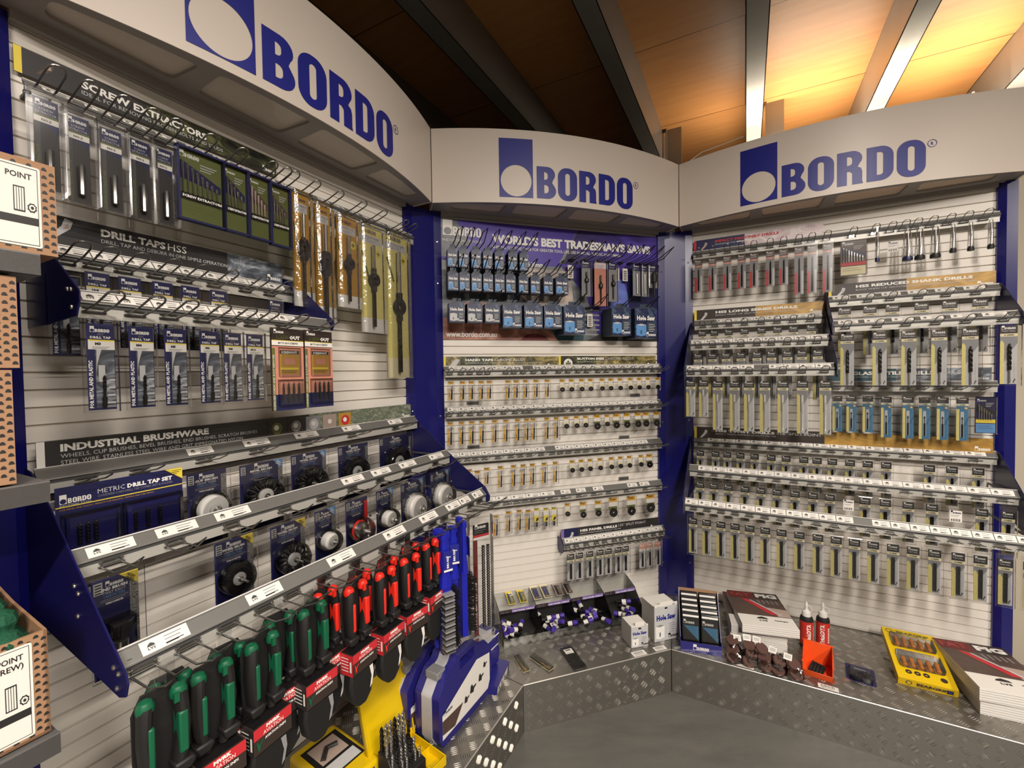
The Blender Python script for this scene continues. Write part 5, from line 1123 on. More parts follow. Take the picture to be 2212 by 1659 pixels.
# ------------------------------------------------------------------ aviation snips
def snips(col):
    root = emp('aviation_snips')
    for s in (-1, 1):
        b = MB(); x0 = s*.021; lean = s*.004
        P = [(x0-s*.008, 0, -.135), (x0-s*.003, 0, -.118), (x0, .0, -.100), (x0+lean, -.001, -.06), (x0+lean*.5, 0, -.022), (x0, .002, -.008)]
        ns = []
        prof = [(.0072, .0085), (.0085, .0105), (.0105, .0125), (.0095, .012), (.0100, .0125), (.0105, .012)]
        R = []
        for (x, y, z), (rx_, ry_) in zip(P, prof): R.append([(x+rx_*math.cos(2*PI*k/12), y+ry_*math.sin(2*PI*k/12), z) for k in range(12)])
        b.rings(R, RUB); h = b.build('handle', root)
        b = MB(); b.box(x0+(.0015 if s < 0 else -.010)+lean, x0+(.0105 if s < 0 else .003)+lean, -.0137, .009, -.100, -.036, col); bevel(b.build('grip_inlay', h), .003, 2)
        b = MB(); b.lathe([(.0112, 0), (.0118, .004), (.0115, .010), (.0085, .016), (.003, .019)], (x0, .002, -.016), (0, 0, 1), col, 14)
        if s > 0: b.box(x0-.011, x0-.004, -.013, -.009, -.018, -.004, col)
        b.build('end_cap', h)
        b = MB(); b.prism([(x0-.014, -.112), (x0+.014, -.112), (x0+.017, -.120), (x0+.008, -.130), (x0-.010, -.130)], 'y', -.014, .010, RUB); bevel(b.build('finger_guard', h), .004, 2)
    b = MB(); F = .038; D0, D1 = -.022, .018; z0, z1 = -.190, -.142
    b.box(-F, F, D0, D1, z0, z1, BROWN); b.box(-F+.003, F-.003, D0+.003, D1-.003, z1-.001, z1+.0005, BLACK)
    b.rect(-F, z1-.020, F, z1, D0-.0004, RED); b.text('MVRK', .0, z1-.009, .0072, WHITE, D0-.001, w=.028, bold=.07, al='c'); b.text('AVIATION', 0, z1-.018, .0072, WHITE, D0-.001, w=.040, al='c')
    b.text('AVIATION SNIPS', .004, z1-.028, .0052, WHITE, D0-.001, w=.042, bold=.03, al='c', res=1)
    b.poly([(-.030, z0+.006), (-.027, z0+.006), (-.026, z0+.015), (-.020, z0+.022), (-.022, z0+.024), (-.028, z0+.017), (-.031, z0+.024), (-.033, z0+.023)], D0-.0008, col)
    xs = -F-.0005; side = RED if col is REDG else CHAR
    b.add([(xs, D1, z0), (xs, D0, z0), (xs, D0, z1), (xs, D1, z1)], [(0, 1, 2, 3)], side)
    for i in range(5): b.add([(xs-.0004, D1-.006, z1-.010-i*.007), (xs-.0004, D0+.012, z1-.010-i*.007), (xs-.0004, D0+.012, z1-.008-i*.007), (xs-.0004, D1-.006, z1-.008-i*.007)], [(0, 1, 2, 3)], PAPER)
    b.add([(xs-.0004, D0+.003, z0+.01), (xs-.0004, D0+.008, z0+.01), (xs-.0004, D0+.008, z1-.014), (xs-.0004, D0+.003, z1-.014)], [(3, 2, 1, 0)], PAPER)
    b.build('carton', root, False)
    b = MB(); b.prism([(-.034, -.188), (.034, -.188), (.036, -.225), (.028, -.262), (.010, -.280), (-.012, -.278), (-.030, -.255), (-.037, -.22)], 'y', -.014, .012, RUB); bevel(b.build('blade_guard', root), .006, 2)
    b = MB(); b.poly([(.020, -.20), (.031, -.20), (.033, -.222), (.027, -.246), (.020, -.252), (.026, -.226)], -.0146, PLASTW if col is REDG else GREYP); b.build('blade_print', root, False)
    b = MB(); b.prism([(-.030, -.135), (.030, -.135), (.034, -.09), (.034, -.02), (.022, .004), (-.022, .004), (-.034, -.02), (-.034, -.09)], 'y', .013, .016, RUB); b.box(-.011, .011, .013, .0135, .004, .030, CLEAR); bevel(b.build('backing_plate', root), .001, 1)
    return root
sg = snips(GREEN); sr = snips(REDG)
SN = [(sg, .062, .485, .884, 'green handled aviation snips nearest the left side plate'), (sg, .145, .46, .866, 'green handled aviation snips, second from the left side plate'), (sg, .232, .46, .867, 'green handled aviation snips, third along the lowest rail'),
      (sg, .340, .46, .876, 'green handled aviation snips, last green one in front before the red ones'), (sg, .100, .422, .862, 'green handled aviation snips hanging behind the nearest pair'), (sg, .290, .425, .870, 'green handled aviation snips, behind between third and last front ones'), (sg, .19, .425, .862, 'green handled aviation snips hanging behind the second and third'),
      (sr, .455, .46, .872, 'red handled aviation snips, first red one beside the green ones'), (sr, .550, .46, .866, 'red handled aviation snips, second red one in front'), (sr, .640, .46, .866, 'red handled aviation snips, third red one in front'), (sr, .728, .46, .876, 'red handled aviation snips closest to the blue brushes'),
      (sr, .400, .425, .874, 'red handled aviation snips hanging behind, next to the last green ones'), (sr, .505, .42, .868, 'red handled aviation snips behind the first and second red ones'), (sr, .60, .42, .866, 'red handled aviation snips behind the second and third red ones'), (sr, .69, .42, .872, 'red handled aviation snips behind, hidden near the blue brushes')]
used = set()
for p, u, dep, z, lab in SN:
    r = p if p.name not in used else dup(p); used.add(p.name)
    put(r, 1, u, dep, z, rz=random.uniform(-.12, .06)); tag(r, lab, 'snips', 'aviation snips')
# blue handled scratch brushes
def scratch(metal):
    root = emp('scratch_brush'); b = MB()
    prof = [(.004, -.002), (.010, -.004), (.011, -.018), (.008, -.028), (.010, -.045), (.0085, -.065), (.011, -.09), (.009, -.115), (.012, -.145), (.013, -.165)]
    R = [[(x*1.5*math.cos(2*PI*k/10), x*1.1*math.sin(2*PI*k/10)-.0, z) for k in range(10)] for x, z in prof]; b.rings([q[::-1] for q in R], BLUEH)
    b.box(-.014, .014, -.006, .012, -.36, -.155, BLUEH); b.build('handle', root)
    b = MB(); rnd = random.Random(4)
    if metal:
        for i in range(20): z = -.178-i*.0088; b.box(-.016, .016, -.028, -.003, z-.004, z, CHROME if i % 2 else GREYP)
    else:
        for i in range(300): z = -.175-rnd.random()*.175; x = rnd.uniform(-.008, .008); b.tube([(x, -.003, z), (x+rnd.uniform(-.006, .006), -.036-rnd.uniform(0, .008), z-.012+rnd.uniform(-.006, .006))], .0007, BRIST, 3)
    b.build('bristles', root)
    b = MB(); b.box(-.012, .016, -.016, -.0155, -.115, -.055, BLUEP if 0 else LOGOB); b.rect(-.012, -.115, .016, -.109, -.0165, PAPER); b.logo(-.004, -.075, .014, WHITE, -.0165, seg=1); b.text('BRUSH', .004, -.105, .007, WHITE, -.0165, w=.034, bold=.03, rot=PI/2, res=1); b.build('hang_tag', root, False)
    return root
sa = scratch(True); sb = scratch(False)
for i, (p, u, dep, z, rz, lab) in enumerate(((sa, .762, .482, .900, -.45, 'blue handled scratch brush with silver flat wires, front left'), (sb, .862, .478, .900, 1.0, 'blue handled scratch brush with black bristles, front right'), (None, .785, .44, .895, -.6, 'blue handled scratch brush behind the silver wired one'), (None, .895, .44, .897, .9, 'blue handled brush behind the front black bristled one'), (None, .828, .462, .893, -.7, 'blue handled scratch brush in the middle of the cluster'))):
    r = p or dup(sb); put(r, 1, u, dep, z, rz=rz); tag(r, lab, 'wire brush', 'blue scratch brushes')
# long clear packs with coiled cutters
def longpack():
    root = emp('long_tool_pack'); b = MB(); b.box(-.030, .030, 0, .0008, -.05, 0, BLACK); b.logo(-.022, -.014, .040, WHITE, -.0006, seg=1); lines(b, -.022, -.02, [.04, .03], .006, GREYP); b.rect(-.030, -.042, .030, -.034, -.0005, RED); b.rect(-.030, -.05, .030, -.042, -.0005, PAPER); b.box(-.030, -.014, 0, .0008, -.37, -.05, DKRED); b.text('HACKSAW BLADES', -.019, -.35, .006, WHITE, -.0005, w=.16, rot=PI/2, bold=.03, res=1); b.build('card', root, False)
    b = MB(); blister(b, -.036, .036, -.375, .03, .001, -.022, CLEAR, .006); b.build('blister', root, False)
    for x in (.002, .020):
        b = MB(); P = [(.004 if i % 2 else .0065, -.07-i*.0042) for i in range(66)]; b.lathe(P[::-1], (x, -.010, 0), (0, 0, 1), BSTEEL, 8); b.build('coil', root)
    return root
r = longpack(); r2 = dup(r); put(r, 1, .965, .478, .855, rz=-.5); put(r2, 1, .905, .425, .86, rz=-.5); tag(r, 'tall clear pack of coiled black bars with red strip, right of the blue brushes', 'tool pack', 'long clear tool packs'); tag(r2, 'tall clear tool pack hanging behind the blue brushes', 'tool pack', 'long clear tool packs')

# ------------------------------------------------------------------ neighbouring shelf unit at far left
def shelf(z, lab, tick=True):
    root = empty('metal_shelf', 1, -.26, 0, z, lab, 'shelf', 'metal shelves'); b = MB(); b.box(-.25, .25, -.345, .02, -.031, -.002, mat('shelf_grey', (120, 118, 116), .45, .3, bump=.1)); b.box(-.25, .25, -.345, -.34, -.031, .0, MATS['shelf_grey']); b.build('board', root, False)
    if tick: b = MB(); b.rect(.02, -.030, .165, -.001, -.3458, PAPER); b.text('Square Point', .09, -.012, .006, CHAR, -.3464, w=.07, res=1); b.text('Machine Screw', .09, -.020, .006, CHAR, -.3464, w=.07, res=1); b.text('EACH incl', .09, -.027, .005, CHAR, -.3464, w=.05, res=1); b.build('price_ticket', root, False)
    return root
shelf(1.539, 'grey metal shelf edge at far left under the upper cardboard box'); shelf(1.206, 'dark metal shelf at far left beside the brushware sign', False); shelf(.826, 'grey metal shelf with white ticket at the bottom left corner')
def kraft(u1, z0, h, lab, label_txt=None, open_=False, w_=.40, d=.28, front=.335):
    root = empty('cardboard_box', 1, u1-w_/2, front-d/2, z0+.001, lab, 'box', 'cardboard boxes'); b = MB(); hw, hd_ = w_/2, d/2
    if not open_: b.box(-hw, hw, -hd_, hd_, 0, h, KRAFT)
    else:
        t = .004; b.box(-hw, hw, -hd_, -hd_+t, 0, h, KRAFT); b.box(-hw, hw, hd_-t, hd_, 0, h+.03, KRAFT); b.box(-hw, -hw+t, -hd_, hd_, 0, h, KRAFT); b.prism([(-hd_, 0), (hd_, 0), (hd_, h+.03), (0, h+.01), (-hd_, h)], 'x', hw-t, hw, KRAFT); b.box(-hw, hw, -hd_, hd_, 0, .004, KRAFT)
    y = -hd_-.0006
    # printed half-moon dots
    for j in range(7):
        for i in range(int(h/.0114)):
            x = hw-.0042-j*.0078; z = .005+i*.0114+(.0057 if j % 2 else 0)
            if z > h-.006: continue
            P = [(x+.0030*math.cos(a*PI/8), z+.0048*math.sin(a*PI/8)) for a in range(9)]; b.poly(P, y, CHAR)
    b.build('carton', root, False)
    if label_txt:
        b = MB(); x1 = hw-.0165; x0 = x1-.10; z1 = h-.010; z0_ = .008; b.poly(rr(x0, z0_, x1, z1, .003, .003, .003, .003, 3), y-.0006, PAPER)
        for a_, c_, e_, f_ in ((x0+.003, z1-.0038, x1-.003, z1-.003), (x1-.0036, z0_+.003, x1-.003, z1-.003), (x0+.003, z0_+.003, x1-.003, z0_+.0038)): b.rect(a_, c_, e_, f_, y-.001, CHAR)
        for i, t in enumerate(label_txt): b.text(t, x1-.009, z1-.020-i*.012, .0085, CHAR, y-.001, w=.0052*len(t), bold=.02, al='r')
        zb = z0_+.032
        b.rect(x0+.003, zb, x1-.003, zb+.011, y-.001, CHAR)
        xs = x1-.028; b.rect(xs, zb+.017, xs+.0115, zb+.053, y-.001, CHAR)
        for q in (.001, .0035, .006, .0085): b.rect(xs+q, zb+.019, xs+q+.0018, zb+.051, y-.0014, PAPER)
        for r_, m_, e_ in ((.0052, CHAR, .001), (.0036, PAPER, .0014), (.0018, CHAR, .0018)): b.poly([(x1-.0095+r_*(1 if a % 2 else .85)*math.cos(a*PI/8), zb+.025+1.4*r_*(1 if a % 2 else .85)*math.sin(a*PI/8)) for a in range(16)], y-e_, m_)
        lines(b, x1-.085, zb-.008, [.02, .018, .014], .006, GREYP, y-.001); b.build('paper_label', root, False)
    return root
kraft(.012, 1.54, .135, 'brown cardboard box with POINT label on the upper shelf at far left', ['POINT'])
kraft(-.033, 1.372, .130, 'brown spotted cardboard box stacked on top, between the two shelves at left'); kraft(-.041, 1.207, .162, 'brown spotted cardboard box lower in the stack on the middle shelf at left')
r = kraft(-.017, .828, .155, 'open brown box with SQUARED POINT label at the bottom left', ['SQUARED POINT', '(SCREW)'], True)
b = MB(); rnd = random.Random(8)
for i in range(14):
    for j in range(8):
        x = -.18+i*.026+rnd.uniform(-.003, .003); y = -.12+j*.032; z = .135+.045*math.sin((j+.5)/8*PI)+rnd.uniform(0, .008)
        b.lathe([(.002, 0), (.016, .008), (.019, .022), (.014, .034), (.003, .040)], (x, y, z-.02), (rnd.uniform(-.2, .2), rnd.uniform(-.2, .2), 1), SPONGE, 8)
b.box(-.19, .19, -.13, .13, .006, .135, SPONGE)
o = b.build('scouring_fibre'); put(o, 1, -.212, .195, .83); tag(o, 'heap of dark green fibre filling the open box at bottom left', 'fibre', kind='stuff')

# ------------------------------------------------------------------ things on the platforms
H = .1835
# clear bin unit
root = empty('clear_display_bin', 2, .605, 0, H, 'clear acrylic bin unit with purple HSS PANEL DRILLS strips on the middle platform', 'display bin')
x0, x1 = -.345, .345
b = MB(); t = .003
side = [(-.004, 0), (-.180, 0), (-.182, .034), (-.100, .112), (-.100, .118), (-.004, .150)]
for x in (x0, x1-t): b.prism(side, 'x', x, x+t, ACRYL)
for x in (-.172, 0, .172): b.prism(side, 'x', x, x+t, ACRYL)
b.box(x0, x1, -.182, -.178, 0, .036, ACRYL); b.box(x0, x1, -.18, -.004, 0, .003, ACRYL); b.build('shell', root, False)
b = MB(); b.add([(x0, -.100, .118), (x1, -.100, .118), (x1, -.004, .150), (x0, -.004, .150)], [(0, 1, 2, 3)], ACRYL); b.build('top_ledge', root, False)
b = MB(); b.box(x0, x1, -.006, -.003, .003, .055, CHAR); b.box(x0, x1, -.10, -.006, .003, .005, CHAR); b.build('dark_liner', root, False)
for i in range(4):
    b = MB(); xa = x0+.0+i*.1725; b.rect(xa+.060, .104, xa+.168, .120, -.1035, LILAC); b.rect(xa+.002, .104, xa+.060, .120, -.1035, BROWN); b.text('HSS PANEL DRILLS', xa+.064, .107, .0062, WHITE, -.104, w=.10, bold=.04, res=1); b.text('No. 30', xa+.010, .112, .005, LILAC, -.104, w=.032, res=1); b.text('D/E 135°', xa+.010, .106, .004, GREYP, -.104, w=.036, res=1); b.build('name_strip', root, False)
rnd = random.Random(11); cnt = 0
WHERE = ['first bin from left', 'second bin from left', 'third bin from left', 'fourth bin from left']
proto = None
for bi, n_ in enumerate((11, 9, 12, 8)):
    for q in range(n_):
        if proto is None:
            proto = emp('drill_tube'); b = MB(); b.lathe([(.0095, 0), (.0095, .056)], (0, 0, -.02), (0, 0, 1), CLEAR, 10); b.build('tube', proto); b = MB(); b.lathe([(.008, 0), (.008, .034)], (0, 0, -.018), (0, 0, 1), BSTEEL, 7); b.build('drills', proto); b = MB(); b.lathe([(.0105, 0), (.011, .003), (.0102, .020)], (0, 0, .030), (0, 0, 1), MATS['print_purple'], 12); b.build('cap', proto); b = MB(); b.lathe([(.0100, 0), (.0100, .020)], (0, 0, .006), (0, 0, 1), PAPER, 10, False); b.build('wrap_label', proto, False); r = proto
        else: r = dup(proto)
        u = .26+bi*.1725+.03+rnd.random()*.11; dep = .06+rnd.random()*.10
        r.location = W(2, u, dep, H+.016+.011*(q//3)); r.rotation_euler = (rnd.uniform(1.1, 1.7), rnd.uniform(-.3, .3), rnd.uniform(0, 6.2)); tag(r, f'purple capped drill tube lying in the {WHERE[bi]} of the clear unit', 'drill tube', 'drill tubes in the clear bins')
for bi, u, dep in ((1, .50, .155), (2, .70, .14)):
    b = MB(); b.box(-.02, .02, -.013, .013, 0, .004, PAPER); b.box(-.016, .016, -.010, .010, .004, .0046, LILAC if bi == 1 else CREAM); 
    for i in range(6): b.box(-.012+i*.004, -.0105+i*.004, -.006, .006, .0046, .005, CHAR)
    o = b.build('label_packet', smooth=False); o.location = W(2, u, dep, H+.040); o.rotation_euler = (.6, .3, YAW[2]+.5); tag(o, f'small white labelled packet in the {WHERE[bi]} of the clear unit', 'packet')
# packs lying on top ledge
def ledge(u, dep, w_, l, m, obj_m, lab, n=1, rz=0):
    root = emp('small_blister_pack'); b = MB(); b.box(-w_/2, w_/2, -l/2, l/2, 0, .001, m); b.build('card', root, False)
    b = MB(); b.box(-w_/2+.003, w_/2-.003, -l/2+.003, l/2-.018, .001, .010, CLEAR); b.build('blister', root)
    b = MB()
    for i in range(n): b.tube([(-w_*.2+i*.012, -l*.35, .006), (-w_*.2+i*.012, l*.15, .006)], .0045, obj_m, 8)
    b.box(-w_*.35, w_*.35, l*.22, l*.34, .001, .0014, NAVYP); b.build('tool', root)
    root.location = W(2, u, dep, H+.153-(dep-.004)*.333); root.rotation_euler = (.322, 0, YAW[2]+rz); tag(root, lab, 'blister pack', 'packs on the clear ledge'); return root
ledge(.330, .045, .032, .075, YEL, TEALD, 'yellow pack lying on the clear ledge, left one of two'); ledge(.385, .045, .032, .075, YEL, TEALD, 'yellow pack lying on the clear ledge, right one of two')
ledge(.455, .040, .038, .080, CREAM, CASEB, 'pack with blue pieces on the clear ledge beside the yellow packs', 2); ledge(.505, .040, .038, .080, CREAM, CASEB, 'second pack with blue pieces on the clear ledge', 2)
ledge(.565, .042, .032, .075, TAN, BSTEEL, 'pack with black drill on the clear ledge, left one of two'); ledge(.615, .042, .032, .075, TAN, BSTEEL, 'pack with black drill on the clear ledge, right one of two')
# white hole saw boxes
r = saw_box(.079, .088, .085, white=True); put(r, 2, .810, .352, H+.089, rz=-.05); tag(r, 'small white Hole Saw box on the middle platform', 'box', 'white hole saw boxes')
r = saw_box(.116, .150, .095, white=True); put(r, 2, .945, .346, H+.151, rz=0); tag(r, 'large white Hole Saw box beside the corner on the middle platform', 'box', 'white hole saw boxes')
def ptag(k, u, dep, w_, d, rz, lab):
    b = MB(); b.box(-w_/2, w_/2, -d/2, d/2, 0, .0006, PAPER); x = -w_*.34
    for i in range(12): b.box(x, x+w_*(.018 if i % 3 else .03), -d*.05, d*.34, .0006, .0009, CHAR); x += w_*.058
    b.box(-w_*.34, w_*.3, -d*.3, -d*.2, .0006, .0009, GREYP)
    o = b.build('price_card', smooth=False); put(o, k, u, dep, H, rz=rz); tag(o, lab, 'price card', 'loose price cards')
ptag(2, .783, .387, .062, .030, 0, 'white price card lying in front of the small Hole Saw box'); ptag(2, .885, .385, .055, .026, 0, 'white price card lying in front of the large Hole Saw box')
ptag(3, .284, .492, .060, .026, -.05, 'white barcode price card on the platform edge below the wrapped tools'); ptag(3, .553, .492, .062, .026, -.05, 'white barcode price card below the orange bin')
# loose tap packs and rod bundle
for i, (u, dep, rz, lab) in enumerate(((.298, .292, .10, 'loose tap in clear pack lying on the middle platform, left one'), (.378, .317, .42, 'loose tap in clear pack lying on the middle platform, right one'))):
    root = emp('loose_tap_pack'); b = MB(); b.box(-.014, .014, -.055, .055, 0, .001, CREAM); b.box(-.004, .004, -.048, -.0, .001, .0014, ORNG); b.build('card', root, False); b = MB(); b.box(-.013, .013, -.054, .054, .001, .010, CLEAR); b.build('blister', root); b = MB(); b.tube([(.004, -.03, .006), (.004, .045, .006)], .003, BSTEEL, 8); b.build('tap', root)
    put(root, 2, u, dep, H, rz=rz); tag(root, lab, 'tap pack', 'loose taps on the platform')
root = emp('rod_bundle'); b = MB()
for i in range(11): b.tube([(-.022+i*.0044, -.072, .004), (-.022+i*.0044, .066, .004)], .002, BSTEEL, 6)
b.build('rods', root); b = MB(); b.box(-.027, .027, -.078, .078, .0, .008, CLEARB); b.build('wrapper', root); b = MB(); b.box(-.018, .018, .015, .045, .0085, .009, PAPER); b.box(-.012, .010, .034, .040, .009, .0093, CHAR); b.box(-.012, .010, .020, .022, .009, .0093, GREYP); b.build('paper_label', root, False)
put(root, 2, .508, .325, H, rz=.02); tag(root, 'flat bundle of dark rods in clear wrap with white label', 'rod bundle')
# display box of drill packs at corner
root = empty('counter_display_box', 3, .113, .44, H, 'navy BORDO counter display box filled with black drill packs', 'display box', rz=.20); b = MB(); w_ = .158; hw = w_/2
side = [(-.05, 0), (.07, 0), (.07, .20), (.055, .215), (-.035, .05), (-.05, .045)]
b.prism(side, 'x', -hw, -hw+.002, CASEB); b.prism(side, 'x', hw-.002, hw, CASEB); b.box(-hw, hw, -.052, -.05, 0, .042, CASEB); b.box(-hw, hw, .068, .07, 0, .212, KRAFT); b.box(-hw, hw, -.05, .07, 0, .002, CASEB); b.logo(-.030, .013, .060, WHITE, -.0526, seg=2); b.build('carton', root, False)
pr_ = None
for c_ in (0, 1):
    for q in range(5):
        if pr_ is None:
            pr_ = emp('drill_wallet'); b = MB(); b.box(-.034, .034, 0, .004, 0, .148, BLACK); b.poly([(-.028, .095), (.030, .095), (.030, .040)], -.0006, BLUEP); b.logo(-.028, .103, .042, WHITE, -.0006, seg=1); b.rect(-.030, .010, .030, .024, -.0006, YEL)
            for i in range(7): b.rect(-.029+i*.008, .030, -.0255+i*.008, .088-i*.004, -.0004, BSTEEL)
            b.build('card', pr_, False); b = MB(); blister(b, -.033, .033, .002, .146, 0, -.005, CLEAR, .003); b.build('blister', pr_, False); b = MB(); b.rect(-.031, .132, .031, .140, -.0056, WHITE); b.build('header_strip', pr_, False); r = pr_
        else: r = dup(pr_)
        o_ = W(3, .113, .44); a = YAW[3]+.20; lx, ly = (-.037 if c_ == 0 else .037), -.040+q*.020
        r.location = (o_.x+lx*math.cos(a)-ly*math.sin(a), o_.y+lx*math.sin(a)+ly*math.cos(a), H+.004+q*.013); r.rotation_euler = (-.14, 0, a)
        tag(r, f'black drill wallet in the navy counter display, {"left" if c_ == 0 else "right"} column, {["front", "second", "middle", "fourth", "back"][q]} row', 'drill wallet', 'drill wallets in the counter display')
# catalogues
def catalogue(th, cover=True):
    root = emp('catalogue'); w_, l = .210, .292; b = MB(); b.box(-w_/2, w_/2, -l/2, l/2, 0, th-.001, PAPER)
    for i in range(max(1, int(th/.008))): b.box(-w_/2-.0004, w_/2+.0004, -l/2-.0006, l/2, .004+i*.008, .0048+i*.008, GREYP)
    b.build('pages', root, False); b = MB(); z = th
    M = Matrix.Translation((0, 0, z)) @ Matrix.Rotation(-PI/2, 4, 'X')   # print plane: (x, -, z) -> top face
    def R(x0, z0, x1, z1, e, m): b.add([(x0, z0, z+e), (x1, z0, z+e), (x1, z1, z+e), (x0, z1, z+e)], [(0, 1, 2, 3)], m)
    def Pq(P, e, m): b.add([(x, y, z+e) for x, y in P], [tuple(range(len(P)))], m)
    h0, h1 = -l/2, l/2
    b.box(-w_/2, w_/2, h0, h1, z-.001, z, PAPER); R(-w_/2, h0+.085, w_/2, h1, .0003, MAROON); R(-w_/2, h1-.062, .0, h1, .0006, DKRED); R(0, h1-.062, w_/2, h1, .0006, BROWN)
    Pq([(-.06, h1-.07), (-.035, h1-.07), (.060, h0+.10), (.03, h0+.10)], .0009, RED); Pq([(-.03, h1-.075), (-.02, h1-.075), (.075, h0+.10), (.063, h0+.10)], .0009, LGREY)
    for i in range(5): Pq([(.005+i*.018, h1-.07), (.011+i*.018, h1-.07), (.016+i*.018, h1-.10), (.010+i*.018, h1-.10)], .0009, GREYP)
    Pq([(.055, h0+.088), (w_/2, h0+.088), (w_/2, h0+.15), (.03, h0+.16)], .0007, TAN)
    for t_, x, w2, m in (('FAT', -.098, .085, DKRED2), ('PIG', .008, .088, WHITE)):
        vs, fs, wd = text_mesh(t_, .06, 2); b.add([(x+a*w2/wd, h1-.048+c*.036, z+.0012) for a, c in vs], fs, m)
    for t_, x, y, w2, hh in (('LYS', -.028, h0+.040, .030, .011), ('Catalogue', .03, h0+.05, .05, .008)):
        vs, fs, wd = text_mesh(t_, .05, 2); b.add([(x+a*w2/wd, y+c*hh, z+.0009) for a, c in vs], fs, CHAR)
    Pq([(-.035, h0+.058), (.009, h0+.058), (.004, h0+.068), (-.013, h0+.076), (-.030, h0+.068)], .0009, CHAR)
    b.build('cover', root, False); return root
DKRED2 = mat('print_brick_red', (150, 52, 50), .45)
def putc(r, k, u, dep, z, rx, rz, ry=0): put(r, k, u, dep, z, rx=rx, rz=rz, ry=ry)
c3 = catalogue(.040); put(c3, 3, .318, .205, H+.0005, rz=.10); tag(c3, 'white paged catalogue at the bottom of the stack left of the bottles', 'catalogue', 'catalogues')
c2 = catalogue(.042); put(c2, 3, .312, .195, H+.0415, rz=.16); tag(c2, 'FAT PIG catalogue in the middle of the stack left of the bottles', 'catalogue', 'catalogues')
c1 = catalogue(.034); put(c1, 3, .342, .236, H+.0845, rz=.235); tag(c1, 'FAT PIG catalogue on top of the stack left of the glue bottles', 'catalogue', 'catalogues')
c5 = catalogue(.050); put(c5, 3, 1.075, .260, H+.0005, rz=.08); tag(c5, 'white paged catalogue under the right end FAT PIG catalogue', 'catalogue', 'catalogues')
c4 = catalogue(.045); put(c4, 3, 1.062, .265, H+.0515, rz=.13); tag(c4, 'top FAT PIG catalogue at the right end beside the yellow box', 'catalogue', 'catalogues')
# wrapped tools bag
root = empty('bag_of_wrapped_tools', 3, .350, .452, H, 'heap of brown plastic wrapped wheels in front of the catalogues', 'wrapped tools'); rnd = random.Random(21)
root['kind'] = 'stuff'
WR = clear('brown_wrap', (.74, .62, .58), .9, .12, .8)
b = MB()
for i in range(13):
    x = -.105+(i % 5)*.052+rnd.uniform(-.01, .01); y = -.030+(i//5)*.024+rnd.uniform(-.004, .004); z = .014+(i//5)*.020
    b.lathe([(.006, -.006), (.022, -.006), (.024, 0), (.022, .006), (.006, .006)], (x, y, z), (rnd.uniform(-.5, .5), -.5, 1), mat('wheel_brown', (92, 66, 60), .35, coat=.5), 14)
b.build('wheel', root)
b = MB()
for i in range(9):
    x = -.10+(i % 5)*.05; y = -.022+(i//5)*.03; P = []; n = 12
    R0 = [(x+.033*math.cos(2*PI*k/n)*rnd.uniform(.8, 1.1), y+.028*math.sin(2*PI*k/n)*rnd.uniform(.8, 1.1), .001) for k in range(n)]; R1 = [(x+(p[0]-x)*.8, y+(p[1]-y)*.8, .024+(i//5)*.016+rnd.uniform(-.006, .006)) for p in R0]; R2 = [(x+(p[0]-x)*.3, y+(p[1]-y)*.3, .032+(i//5)*.018+rnd.uniform(-.004, .004)) for p in R0]
    b.rings([R0, R1, R2], WR)
b.build('wrap', root)
for i, (x, y, z, rz) in enumerate(((-.095, .03, .065, .2), (-.060, .032, .075, .1), (-.025, .034, .075, -.1), (.03, .01, .062, -.3), (.080, .0, .055, -.2))):
    b = MB(); b.box(-.014, .014, -.012, .012, 0, .0006, PAPER)
    for q in range(7): b.box(-.009+q*.0028, -.0078+q*.0028, -.006, .007, .0006, .0009, GREYP)
    o = b.build('barcode_label', root, False); o.location = (x, y, z); o.rotation_euler = (.7, 0, rz)
# bottles
def bottle():
    root = emp('glue_bottle'); b = MB(); b.lathe([(.022, 0), (.024, .003), (.024, .118), (.022, .126), (.012, .134)], (0, 0, 0), (0, 0, 1), RUB, 22); b.build('body', root)
    b = MB(); b.lathe([(.0244, .014), (.0244, .112)], (0, 0, 0), (0, 0, 1), ORED, 24, False)
    M = Matrix.Rotation(0, 4, 'Z'); vs, fs, wd = text_mesh('TrickDTR', .05, 2); L_ = .085
    P = [(-.005+c*.016, .020+a*L_/wd) for a, c in vs]
    b.add([(.0249*math.sin(-x/.0249), -.0249*math.cos(x/.0249), z) for x, z in P], fs, WHITE)
    for q in range(8): x = .018; b.add([(.0248*math.sin((x+d)/.0248), -.0248*math.cos((x+d)/.0248), z) for d, z in ((0, .03+q*.008), (.008, .03+q*.008), (.008, .035+q*.008), (0, .035+q*.008))], [(0, 1, 2, 3)], PAPER)
    b.build('bottle_label', root)
    b = MB(); b.lathe([(.016, .130), (.017, .134), (.015, .150), (.010, .153), (.0055, .158), (.0048, .170), (.0065, .172), (.005, .184), (.0015, .190)], (0, 0, 0), (0, 0, 1), PLASTW, 16)
    b.tube([(.006, 0, .172)]+[(.006+.016*math.sin(a), 0, .158+.016*math.cos(a)) for a in (.6, 1.1, 1.6, 2.1, 2.6)]+[(.014, 0, .138)], .0014, PLASTW, 6); b.build('nozzle', root); return root
bo = bottle(); bo2 = dup(bo); put(bo, 3, .512, .238, H, rz=.35); put(bo2, 3, .572, .215, H, rz=-.1); tag(bo, 'red and black glue bottle with white nozzle, left one of two', 'bottle', 'glue bottles'); tag(bo2, 'red and black glue bottle with white nozzle, right one of two', 'bottle', 'glue bottles')
